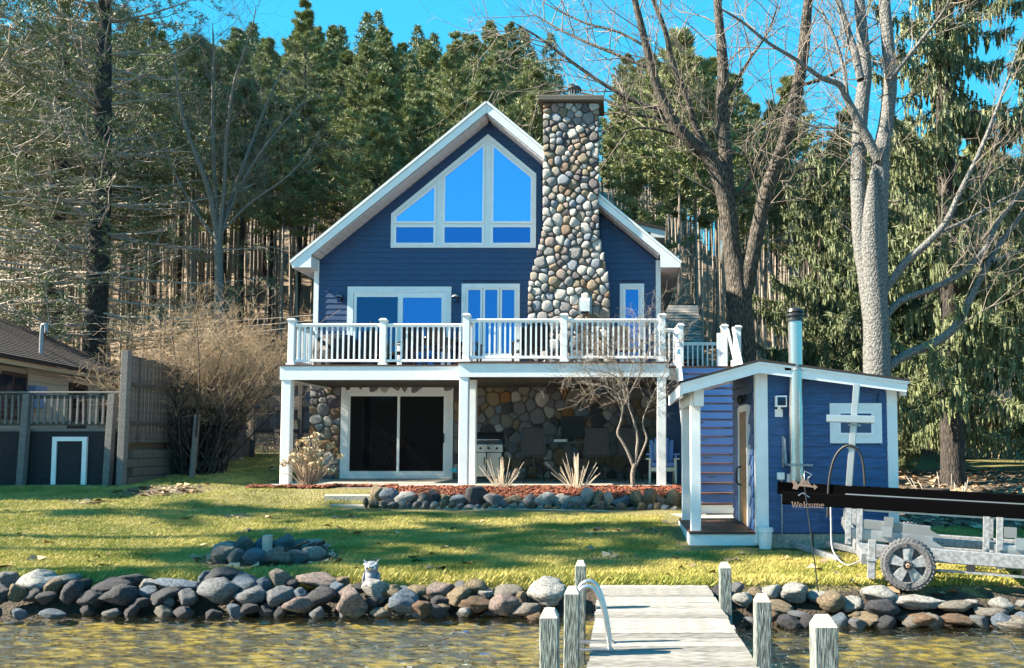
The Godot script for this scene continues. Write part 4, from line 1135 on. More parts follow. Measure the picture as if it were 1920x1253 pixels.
# ------------------------------------------------------------------ the shed
func build_shed() -> void:
	var s := thing("garden_shed", "small navy sauna shed with white trim and covered side porch", "shed", Vector3(2.9, 0.4, -12.8))
	var F := -12.0; var B := -14.4
	var roof_y := func(x: float) -> float: return 3.05 - (x - 1.97) * 0.135 if x > 1.97 else 3.05 - (1.97 - x) * 0.275
	var b := MB.new()
	b.prism([Vector2(1.97, 0.62), Vector2(3.98, 0.62), Vector2(3.98, 2.72), Vector2(1.97, 2.99)], B, F - 0.02)
	obj("shed_body", b, M.shed_siding, s)
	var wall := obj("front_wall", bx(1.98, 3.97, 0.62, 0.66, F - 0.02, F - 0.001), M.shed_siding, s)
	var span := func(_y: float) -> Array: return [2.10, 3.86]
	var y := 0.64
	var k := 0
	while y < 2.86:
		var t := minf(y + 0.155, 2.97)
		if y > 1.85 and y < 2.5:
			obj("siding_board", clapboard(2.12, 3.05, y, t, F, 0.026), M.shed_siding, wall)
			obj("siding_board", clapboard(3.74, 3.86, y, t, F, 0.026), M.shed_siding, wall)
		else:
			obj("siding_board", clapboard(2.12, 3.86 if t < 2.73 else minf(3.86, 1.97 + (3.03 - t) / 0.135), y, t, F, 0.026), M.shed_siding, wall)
		y += 0.155
	obj("corner_board", bx(1.945, 2.12, 0.48, 2.96, F - 0.01, F + 0.045), M.white, s)
	obj("corner_board", bx(3.85, 3.995, 0.55, 2.75, F - 0.01, F + 0.045), M.white, s)
	obj("corner_board", bx(1.945, 1.968, 0.48, 2.95, F - 0.12, F - 0.012), M.white, s)
	for i in 3: obj("foundation_block", bx(2.15 + i * 0.62, 2.75 + i * 0.62, 0.36, 0.615, F - 0.16, F + 0.01), M.concrete, s)
	# door side, shingled, under the porch
	var side := obj("side_wall", bx(1.95, 1.966, 0.62, 0.66, B, F - 0.13), M.shed_siding, s)
	for r in 15:
		var y0 := 0.66 + r * 0.155
		if y0 > 2.9: break
		for c in 10:
			var z1 := F - 0.13 - c * 0.225 - (0.0 if r % 2 == 0 else 0.06)
			var z0 := maxf(z1 - 0.215, B)
			if z0 < -12.58 and z1 > -13.62 and y0 < 2.5: continue
			var g := MB.new()
			g.hexa([Vector3(1.928 - rf(0, 0.004), y0, z1), Vector3(1.966, y0, z1), Vector3(1.966, y0, z0), Vector3(1.928 - rf(0, 0.004), y0, z0), Vector3(1.95, y0 + 0.165, z1), Vector3(1.966, y0 + 0.165, z1), Vector3(1.966, y0 + 0.165, z0), Vector3(1.95, y0 + 0.165, z0)])
			obj("shingle", g, M.shed_siding, side)
	var d := obj("door", bx(1.93, 1.966, 0.66, 2.42, -13.5, -12.7), M.door_wood, s)
	for z in [-13.6, -12.7]: obj("door_casing", bx(1.915, 1.966, 0.66, 2.5, z, z + 0.1), M.white, d)
	obj("door_casing", bx(1.915, 1.966, 2.42, 2.52, -13.5, -12.7), M.white, d)
	obj("door_handle", tb(curve([Vector3(1.93, 1.55, -13.38), Vector3(1.86, 1.5, -13.38), Vector3(1.86, 1.3, -13.38), Vector3(1.93, 1.25, -13.38)]), 0.014), M.black_metal, d)
	for hy in [0.95, 2.15]: obj("hinge", bx(1.918, 1.932, hy, hy + 0.12, -12.78, -12.70), M.black_metal, d)
	b = MB.new(); b.box(1.90, 1.95, 2.55, 2.68, -12.95, -12.85); b.blob(Vector3(1.86, 2.6, -12.9), Vector3(0.06, 0.08, 0.06))
	obj("porch_lamp", b, M.black_metal, s)
	# roof
	b = MB.new(); b.prism([Vector2(0.84, 2.77), Vector2(1.97, 3.08), Vector2(4.1, 2.80), Vector2(4.1, 2.83), Vector2(1.97, 3.115), Vector2(0.82, 2.80)], -14.85, -11.70)
	var roof := obj("roof", b, M.shingle, s)
	b = MB.new(); b.prism([Vector2(0.88, 2.62), Vector2(1.97, 2.92), Vector2(4.06, 2.645), Vector2(4.08, 2.80), Vector2(1.97, 3.08), Vector2(0.86, 2.772)], -11.765, -11.73)
	obj("fascia_board", b, M.white, roof)
	b = MB.new(); b.prism([Vector2(0.85, 2.74), Vector2(1.97, 3.045), Vector2(4.1, 2.765), Vector2(4.1, 2.798), Vector2(1.97, 3.08), Vector2(0.85, 2.773)], -11.729, -11.71)
	obj("drip_edge", b, M.white, roof)
	obj("eave_fascia", bx(0.85, 0.88, 2.60, 2.775, -14.8, -11.766), M.white, roof)
	obj("eave_fascia", bx(4.04, 4.065, 2.60, 2.80, -14.8, -11.768), M.white, roof)
	b = MB.new(); b.prism([Vector2(0.9, 2.70), Vector2(1.96, 3.0), Vector2(1.97, 3.06), Vector2(0.9, 2.76)], -14.8, -11.768)
	obj("porch_soffit", b, M.soffit, roof)
	b = MB.new(); b.prism([Vector2(1.97, 2.98), Vector2(4.03, 2.71), Vector2(4.03, 2.78), Vector2(1.97, 3.05)], -14.8, -11.768)
	obj("roof_deck", b, M.soffit, roof)
	# porch
	var pf := thing("shed_porch", "low brown plank porch with white skirt and white posts beside shed door", "porch", Vector3(1.5, 0.45, -13.1))
	for i in 10:
		var x0 := 0.99 + i * 0.096
		obj("porch_board", bx(x0, x0 + 0.091, 0.605, 0.635, -14.35, -12.06), M.porch_boards, pf)
	obj("skirt_board", bx(1.0, 2.12, 0.44, 0.60, -12.12, -12.08), M.white, pf)
	obj("skirt_board", bx(0.985, 1.015, 0.42, 0.60, -14.3, -12.12), M.white, pf)
	for z in [-12.32, -14.05]:
		obj("porch_post", br(Vector3(1.10, 0.636, z), Vector3(1.10, 2.56, z), 0.15, 0.15, 0.008, Vector3(0, 0, 1)), M.white, pf)
	obj("porch_beam", bx(1.03, 1.17, 2.50, 2.70, -14.6, -12.24), M.white, pf)
	obj("post_block", bx(1.055, 1.195, 2.46, 2.70, -12.25, -11.95), M.white, pf)
	# window
	org = s.position
	var w := trim_frame("shed_window", 3.02, 3.77, 1.92, 2.50, 0.115, F - 0.005, F + 0.045, s, M.white)
	b = MB.new(); b.ring(rect(3.135, 3.655, 2.035, 2.385), rect(3.17, 3.62, 2.07, 2.35), F - 0.004, F + 0.06)
	obj("sash", b, M.vinyl, w)
	obj("pane", bx(3.17, 3.62, 2.07, 2.35, F, F + 0.02), M.screen_glass, w)
	# fittings on the front wall
	b = bx(2.225, 2.335, 2.30, 2.41, F + 0.02, F + 0.06)
	var fl := obj("flood_light", b, M.vinyl, s)
	obj("lamp_head", bx(2.22, 2.37, 2.44, 2.60, F + 0.06, F + 0.19), M.vinyl, fl)
	obj("lamp_neck", bx(2.26, 2.30, 2.38, 2.46, F + 0.05, F + 0.10), M.vinyl, fl)
	obj("lamp_lens", bx(2.235, 2.355, 2.46, 2.58, F + 0.19, F + 0.195), M.dim_glass, fl)
	var ob := obj("outlet_box", bx(2.245, 2.345, 1.40, 1.50, F + 0.02, F + 0.09), M.vinyl, s)
	obj("conduit", tb([Vector3(2.305, 1.45, F + 0.08), Vector3(2.305, 0.8, F + 0.07), Vector3(2.30, 0.65, F + 0.06), Vector3(2.315, 0.5, F + 0.06)], 0.011), M.galvanised, ob)
	obj("junction_box", bx(2.385, 2.52, 1.36, 1.48, F + 0.02, F + 0.07), M.white, s)
	# stove pipe
	var pz := F + 0.20; var px := 2.50
	b = MB.new(); b.lathe([[0.0, 1.37], [0.099, 1.37], [0.099, 1.62], [0.102, 1.62], [0.102, 1.64], [0.099, 1.64], [0.099, 2.30], [0.102, 2.30], [0.102, 2.325], [0.099, 2.325], [0.099, 3.02], [0.102, 3.02], [0.102, 3.04], [0.099, 3.04], [0.099, 3.68], [0.0, 3.68]], 32, Transform3D(Basis(), Vector3(px, 0, pz)))
	var sp := obj("stove_pipe", b, M.steel, s)
	b = MB.new(); b.lathe([[0.10, 3.665], [0.125, 3.67], [0.125, 3.70], [0.10, 3.71], [0.10, 3.735], [0.13, 3.74], [0.13, 3.77], [0.10, 3.79], [0.125, 3.80], [0.115, 3.84], [0.04, 3.865], [0.0, 3.87]], 24, Transform3D(Basis(), Vector3(px, 0, pz)))
	obj("pipe_cap", b, M.black_metal, sp)
	b = MB.new(); b.lathe([[0.10, 2.96], [0.108, 2.96], [0.108, 3.01], [0.10, 3.01]], 24, Transform3D(Basis(), Vector3(px, 0, pz)))
	b.box(2.33, 2.42, 2.955, 3.015, -11.73, pz - 0.03); b.box(2.58, 2.64, 2.955, 3.0, -11.73, pz - 0.03)
	obj("pipe_bracket", b, M.galvanised, sp)
	b = MB.new(); b.box(2.36, 2.70, 1.60, 1.625, F + 0.02, pz + 0.13)
	b.hexa([Vector3(2.34, 1.62, F + 0.16), Vector3(2.37, 1.62, F + 0.16), Vector3(2.37, 1.62, F + 0.03), Vector3(2.34, 1.62, F + 0.03), Vector3(2.34, 2.0, F + 0.05), Vector3(2.37, 2.0, F + 0.05), Vector3(2.37, 2.0, F + 0.03), Vector3(2.34, 2.0, F + 0.03)])
	b.box(2.32, 2.345, 1.58, 2.02, F + 0.02, F + 0.05)
	obj("support_shelf", b, M.galvanised, sp)
	# bucket by the corner
	b = MB.new(); b.lathe([[0.0, 0.46], [0.085, 0.46], [0.10, 0.70], [0.115, 0.70], [0.115, 0.72], [0.105, 0.735], [0.112, 0.74], [0.112, 0.755], [0.0, 0.755]], 20, Transform3D(Basis(), Vector3(2.04, -0.03, -11.80)))
	tag(obj("white_bucket", b, M.white), "white lidded bucket standing against the shed's front corner", "bucket")
	for i in 2:
		var x := 2.42 + i * 0.5
		var o := obj("ground_rail", br(Vector3(x, 0.50, -11.85), Vector3(x + 0.42 + i * 0.2, 0.40, -10.9), 0.07, 0.08, 0.006), M.galvanised)
		tag(o, ["square rail on the grass below the stove pipe", "square rail on the grass nearer the trailer frame"][i], "rail", "rails lying before the shed")

# ------------------------------------------------------------------ boat trailer
func build_trailer() -> void:
	var t := thing("boat_trailer", "galvanised boat trailer with black carpeted bunks parked before the shed", "boat trailer", Vector3(1.96, 0.3, -10.3))
	org = Vector3(0, 0.3, 0)
	t.rotation = Vector3(0, deg_to_rad(-19), deg_to_rad(-2.2))
	var L := 4.6
	for s in [[0.0, 1.165, 1.325, 0.0, "bunk"], [-1.1, 1.22, 1.385, -0.22, "bunk"]]:
		var z: float = s[0]
		obj("bunk", br(Vector3(s[3], (s[1] + s[2]) / 2, z), Vector3(L, (s[1] + s[2]) / 2, z), 0.06, s[2] - s[1], 0.012), M.carpet, t)
		obj("bunk_rail", br(Vector3(s[3] + 0.9, s[1] - 0.005, z - 0.06), Vector3(L, s[1] - 0.005, z - 0.06), 0.05, 0.04), M.aluminium, t)
	obj("bunk_top_strip", br(Vector3(0.75, 1.32, -0.06), Vector3(L, 1.32, -0.06), 0.05, 0.03), M.aluminium, t)
	# side rails and cross members
	obj("side_beam", br(Vector3(0.95, 0.705, 0.2), Vector3(L, 0.705, 0.2), 0.06, 0.155, 0.01), M.galvanised, t)
	obj("side_beam", br(Vector3(0.75, 0.72, -1.3), Vector3(L, 0.72, -1.3), 0.06, 0.155, 0.01), M.galvanised, t)
	obj("inner_beam", br(Vector3(1.75, 0.80, -0.35), Vector3(L, 0.80, -0.35), 0.05, 0.09, 0.008), M.galvanised, t)
	obj("inner_beam", br(Vector3(1.75, 0.66, -0.75), Vector3(L, 0.66, -0.75), 0.05, 0.08, 0.008), M.galvanised, t)
	obj("cross_member", br(Vector3(0.66, 0.90, -1.35), Vector3(1.02, 0.63, 0.42), 0.09, 0.12, 0.01), M.galvanised, t)
	obj("cross_member", br(Vector3(2.45, 0.66, -1.3), Vector3(2.45, 0.66, 0.2), 0.08, 0.1, 0.01), M.galvanised, t)
	obj("cross_member", br(Vector3(3.9, 0.66, -1.3), Vector3(3.9, 0.66, 0.2), 0.08, 0.1, 0.01), M.galvanised, t)
	obj("end_upright", br(Vector3(1.09, 0.42, 0.40), Vector3(1.09, 0.85, 0.40), 0.09, 0.12, 0.008, Vector3(0, 0, 1)), M.galvanised, t)
	obj("end_plate", bx(1.03, 1.15, 0.62, 0.645, 0.32, 0.475), M.galvanised, t)
	for z in [0.0, -1.1]:
		var up := 0.02 if z < -0.5 else 0.0
		obj("upper_beam", br(Vector3(0.82, 0.87 + up, z - 0.02), Vector3(1.75, 0.83 + up, z - 0.02), 0.05, 0.13, 0.008), M.aluminium, t)
		var b := MB.new(); b.prism([Vector2(1.45, 0.90 + up), Vector2(1.66, 0.90 + up), Vector2(1.95, 0.74 + up), Vector2(1.40, 0.74 + up)], z + 0.01, z + 0.018)
		obj("gusset_plate", b, M.aluminium, t)
		for x in [0.80, 0.93, 2.46, 2.32, 3.9]:
			if z < -0.5 and x in [0.93, 2.32]: continue
			obj("bunk_upright", br(Vector3(x, 0.74 + up, z + 0.035), Vector3(x, 1.17 + up * 2, z + 0.035), 0.07, 0.035, 0.004, Vector3(0, 0, 1)), M.galvanised, t)
			var bl := MB.new(); bl.lathe([[0.0, 0.0], [0.016, 0.0], [0.014, 0.012], [0.0, 0.014]], 8, Transform3D(Basis(Vector3.RIGHT, PI / 2), Vector3(x, 0.80 + up, z + 0.053)))
			obj("bolt", bl, M.steel, t)
		obj("guide_block", bx(1.18, 1.30, 0.86 + up, 0.98 + up, z + 0.0, z + 0.06), M.aluminium, t)
		obj("guide_block", bx(2.62, 2.76, 0.82 + up, 0.95 + up, z + 0.0, z + 0.06), M.aluminium, t)
	obj("long_beam", br(Vector3(2.4, 0.80, 0.0), Vector3(L, 0.80, 0.0), 0.05, 0.12, 0.008), M.aluminium, t)
	obj("lower_strut", br(Vector3(1.8, 0.545, 0.22), Vector3(L, 0.545, 0.22), 0.03, 0.022), M.galvanised, t)
	for x in [2.15, 2.72, 3.6]: obj("strut_bracket", bx(x - 0.045, x + 0.045, 0.545, 0.635, 0.17, 0.23), M.black_metal, t)
	# wheels
	for z in [0.46, -1.62]:
		var ce := Vector3(1.48, 0.612, z)
		var x := Transform3D(Basis(Vector3.RIGHT, PI / 2), ce)
		var b := MB.new()
		b.lathe([[0.17, -0.07], [0.24, -0.085], [0.275, -0.07], [0.29, -0.03], [0.29, 0.03], [0.275, 0.07], [0.245, 0.082], [0.205, 0.075], [0.195, 0.05]], 36, x)
		for i in 36:
			var a := TAU * i / 36.0
			var d := Vector3(cos(a), sin(a), 0)
			for sd in [-1, 1]:
				b.bar(ce + d * 0.268 + Vector3(0, 0, 0.072 * sd), ce + d * 0.292 + Vector3(0, 0, 0.005 * sd), 0.026, 0.02, d)
		var wh := obj("wheel", b, M.rubber, t)
		b = MB.new()
		b.lathe([[0.0, 0.02], [0.19, 0.02], [0.19, 0.055], [0.20, 0.07], [0.205, 0.07]], 32, x)
		obj("rim", b, M.rubber, wh)
		b = MB.new()
		for i in 5:
			var a := TAU * i / 5.0 + PI / 2
			var d := Vector3(cos(a), sin(a), 0); var e := Vector3(-d.y, d.x, 0)
			b.hexa([ce + d * 0.04 - e * 0.032 + Vector3(0, 0, 0.066), ce + d * 0.19 - e * 0.06 + Vector3(0, 0, 0.06), ce + d * 0.19 - e * 0.075 + Vector3(0, 0, 0.02), ce + d * 0.04 - e * 0.04 + Vector3(0, 0, 0.02), ce + d * 0.04 + e * 0.032 + Vector3(0, 0, 0.066), ce + d * 0.19 + e * 0.06 + Vector3(0, 0, 0.06), ce + d * 0.19 + e * 0.075 + Vector3(0, 0, 0.02), ce + d * 0.04 + e * 0.04 + Vector3(0, 0, 0.02)])
		obj("spokes", b, M.galvanised, wh)
		b = MB.new(); b.lathe([[0.058, 0.02], [0.055, 0.085], [0.04, 0.095], [0.035, 0.075], [0.0, 0.075]], 20, x)
		obj("hub", b, M.rubber, wh)
		b = MB.new(); b.lathe([[0.026, 0.07], [0.026, 0.10], [0.012, 0.105], [0.01, 0.09], [0.0, 0.09]], 14, x)
		obj("axle_nut", b, M.rusty, wh)
	obj("axle", tb([Vector3(1.48, 0.612, -1.6), Vector3(1.48, 0.612, 0.44)], 0.03), M.galvanised, t)
	# bow guide post with cross bar and cable
	obj("guide_post", br(Vector3(0.70, 0.9, -1.13), Vector3(0.795, 2.74, -1.09), 0.085, 0.085, 0.008, Vector3(0, 0, 1)), M.aluminium, t)
	obj("cross_bar", br(Vector3(0.42, 2.27, -1.0), Vector3(1.04, 2.27, -1.02), 0.07, 0.10, 0.01), M.aluminium, t)
	obj("post_clamp", bx(0.70, 0.86, 2.18, 2.20, -1.16, -1.02), M.galvanised, t)
	obj("post_clamp", bx(0.68, 0.82, 1.88, 1.90, -1.16, -1.05), M.galvanised, t)
	obj("cable", tb(curve([Vector3(0.46, 0.95, -1.06), Vector3(0.47, 1.45, -1.06), Vector3(0.55, 1.78, -1.06), Vector3(0.72, 1.92, -1.04), Vector3(0.88, 1.78, -1.06), Vector3(0.93, 1.40, -1.06)], 5), 0.018), M.black, t)
	obj("hose", tb(curve([Vector3(0.50, 1.2, -1.0), Vector3(0.52, 0.9, -0.9), Vector3(0.56, 0.55, -0.8), Vector3(0.75, 0.40, -0.6), Vector3(1.0, 0.55, -0.3)], 5), 0.012), M.galvanised, t)
	# fish ornament on its rod
	var f := thing("fish_ornament", "rust coloured cut metal fish sign on a thin rod before the trailer bunks", "garden sign", Vector3(2.1, 0.3, -9.15))
	obj("rod", tb([Vector3(2.15, 0.3, -9.12), Vector3(2.02, 1.44, -9.152)], 0.008, 6), M.black_metal, f)
	var b2 := MB.new()
	var q := func(px: float, py: float) -> Vector2: return Vector2(2.015 + (px - 860.0) * 0.000525, 1.47 - (py - 620.0) * 0.000525)
	b2.prism([q.call(590, 548), q.call(680, 560), q.call(735, 640), q.call(790, 590), q.call(815, 545), q.call(790, 440), q.call(830, 500), q.call(900, 550), q.call(955, 510), q.call(950, 560), q.call(1000, 650), q.call(1070, 668), q.call(1060, 625), q.call(1145, 690), q.call(1075, 750), q.call(1065, 705), q.call(960, 690), q.call(760, 670), q.call(715, 740), q.call(620, 725), q.call(645, 650)], -9.155, -9.150)
	obj("fish_body", b2, M.rusty, f)
	obj("fish_fin", tb([Vector3(2.02, 1.51, -9.15), Vector3(2.02, 1.61, -9.15), Vector3(2.105, 1.57, -9.15), Vector3(2.055, 1.53, -9.15)], 0.005, 5), M.aluminium, f)
	for p in [[845, 600], [902, 598]]:
		var e := MB.new(); var c: Vector2 = q.call(p[0], p[1]); e.blob(Vector3(c.x, c.y, -9.15), Vector3(0.006, 0.006, 0.004), 8, 5)
		obj("fish_eye", e, M.rubber, f)
	var tm := TextMesh.new()
	var sf := SystemFont.new(); sf.font_names = PackedStringArray(["Droid Serif"]); sf.font_italic = true
	tm.font = sf; tm.text = "Welcome"; tm.font_size = 32; tm.pixel_size = 0.0026; tm.depth = 0.004; tm.material = M.rusty
	var tx := MeshInstance3D.new(); tx.mesh = tm; tx.name = "lettering"; tx.position = Vector3(2.05, 1.235, -9.14) - org; tx.rotation.z = -0.02
	f.add_child(tx, true)
	obj("hook_line", tb([Vector3(1.95, 1.34, -9.15), Vector3(2.0, 1.37, -9.15), Vector3(2.07, 1.32, -9.15)], 0.006, 5), M.aluminium, f)

# ------------------------------------------------------------------ dock
func build_dock() -> void:
	var t := thing("dock", "weathered grey plank dock running out from the lawn", "dock", Vector3(0.37, 0.0, -6.0))
	var z := 0.9
	var i := 0
	var kinds := [M.dock_board, M.dock_board_pale, M.dock_board_grey, M.dock_board, M.dock_board_pale]
	while z > -9.5:
		var gap := 0.010
		if i % 16 == 4: gap = 0.035
		var mid := br(Vector3(-0.245 + rf(-0.012, 0.008), 0.281 + rf(-0.002, 0.002), z - 0.07), Vector3(0.985 + rf(-0.01, 0.015), 0.281 + rf(-0.003, 0.003), z - 0.07 + rf(-0.004, 0.004)), 0.138, 0.038, 0.004)
		obj("plank", mid, kinds[rng.randi() % 5], t)
		z -= 0.14 + gap; i += 1
	for x in [-0.20, 0.37, 0.92]:
		obj("stringer", bx(x - 0.02, x + 0.02, 0.06, 0.258, -9.5, 0.95), M.grey_wood_dark, t)
	var names := ["nearest square post left of the dock", "middle square post left of the dock behind the ladder rail", "far square post left of the dock by the shore", "far square post right of the dock by the shore", "middle square post right of the dock", "nearest square post right of the dock"]
	var k := 0
	for p in [[-0.44, 0.86, 5.3, 0.118], [-0.39, 0.81, 6.4, 0.116], [-0.41, 0.76, 8.2, 0.105], [1.03, 0.74, 8.2, 0.115], [1.035, 0.79, 6.2, 0.118], [1.04, 1.02, 4.3, 0.122]]:
		var at := Vector3(p[0], -0.9, -p[2])
		var o := thing("dock_post", "weathered %s" % names[k], "post", at, "square posts along the dock")
		var w: float = p[3]; var lean := Vector3(rf(-0.02, 0.02), 0, rf(-0.01, 0.01))
		var b := MB.new(); b.bar(at, Vector3(p[0], p[1] - 0.045, -p[2]) + lean, w, w, Vector3(0, 0, 1), 0.008)
		obj("shaft", b, M.post_wood, o)
		b = MB.new()
		var c := Vector3(p[0], p[1] - 0.045, -p[2]) + lean; var h := w / 2 - 0.002; var g := w * 0.27
		b.hexa([c + Vector3(-h, 0, h), c + Vector3(h, 0, h), c + Vector3(h, 0, -h), c + Vector3(-h, 0, -h), c + Vector3(-g, 0.045, g), c + Vector3(g, 0.045, g), c + Vector3(g, 0.05, -g), c + Vector3(-g, 0.05, -g)])
		obj("bevelled_top", b, M.post_top, o)
		k += 1
	var l := thing("dock_ladder", "white arched metal ladder handrails bolted to the left edge of the dock", "ladder", Vector3(-0.2, 0.3, -6.65))
	for zz in [-6.52, -6.78]:
		obj("handrail", tb(curve([Vector3(-0.085, 0.305, zz), Vector3(-0.12, 0.52, zz), Vector3(-0.16, 0.68, zz), Vector3(-0.22, 0.78, zz), Vector3(-0.29, 0.79, zz), Vector3(-0.345, 0.73, zz), Vector3(-0.37, 0.60, zz), Vector3(-0.375, 0.2, zz), Vector3(-0.375, -0.7, zz)], 6), 0.017, 10), M.aluminium, l)
		obj("mounting_bar", bx(-0.375, -0.06, 0.303, 0.318, zz - 0.03, zz + 0.03), M.aluminium, l)
	for y in [0.0, -0.3, -0.6]: obj("rung", br(Vector3(-0.375, y, -6.52), Vector3(-0.375, y, -6.78), 0.05, 0.025), M.aluminium, l)

func build_owl() -> void:
	var at := Vector3(-2.93, 0.17, -9.80)
	var o := thing("owl_statue", "grey plastic owl decoy standing on the shore wall", "owl statue", at)
	var b := MB.new()
	b.lathe([[0.0, 0.0], [0.075, 0.0], [0.088, 0.06], [0.09, 0.13], [0.08, 0.20], [0.07, 0.235], [0.078, 0.27], [0.08, 0.31], [0.07, 0.345], [0.04, 0.362], [0.0, 0.365]], 20, Transform3D(Basis().scaled(Vector3(1, 1, 0.85)), at))
	obj("body", b, M.owl_grey, o)
	for s in [-1, 1]:
		b = MB.new(); b.hexa([at + Vector3(0.03 * s - 0.02, 0.33, 0.05), at + Vector3(0.03 * s + 0.03, 0.33, 0.05), at + Vector3(0.03 * s + 0.03, 0.33, -0.02), at + Vector3(0.03 * s - 0.02, 0.33, -0.02), at + Vector3(0.09 * s - 0.004, 0.385, 0.03), at + Vector3(0.09 * s + 0.004, 0.385, 0.03), at + Vector3(0.09 * s + 0.004, 0.385, 0.02), at + Vector3(0.09 * s - 0.004, 0.385, 0.02)])
		obj("ear_tuft", b, M.owl_grey, o)
		b = MB.new(); b.blob(at + Vector3(0.034 * s, 0.295, 0.055), Vector3(0.028, 0.026, 0.016))
		var e := obj("eye_disc", b, M.vinyl, o)
		b = MB.new(); b.blob(at + Vector3(0.034 * s, 0.295, 0.068), Vector3(0.015, 0.015, 0.008))
		obj("pupil", b, M.owl_dark, e)
		b = MB.new(); b.bar(at + Vector3(0.008 * s, 0.308, 0.07), at + Vector3(0.075 * s, 0.342, 0.055), 0.02, 0.016)
		obj("brow", b, M.vinyl, o)
		b = MB.new(); b.blob(at + Vector3(0.082 * s, 0.14, 0.0), Vector3(0.022, 0.10, 0.06))
		obj("wing", b, M.owl_grey, o)
	b = MB.new(); b.hexa([at + Vector3(-0.004, 0.262, 0.078), at + Vector3(0.004, 0.262, 0.078), at + Vector3(0.004, 0.262, 0.06), at + Vector3(-0.004, 0.262, 0.06), at + Vector3(-0.012, 0.292, 0.08), at + Vector3(0.012, 0.292, 0.08), at + Vector3(0.012, 0.292, 0.06), at + Vector3(-0.012, 0.292, 0.06)])
	obj("beak", b, M.owl_beak, o)

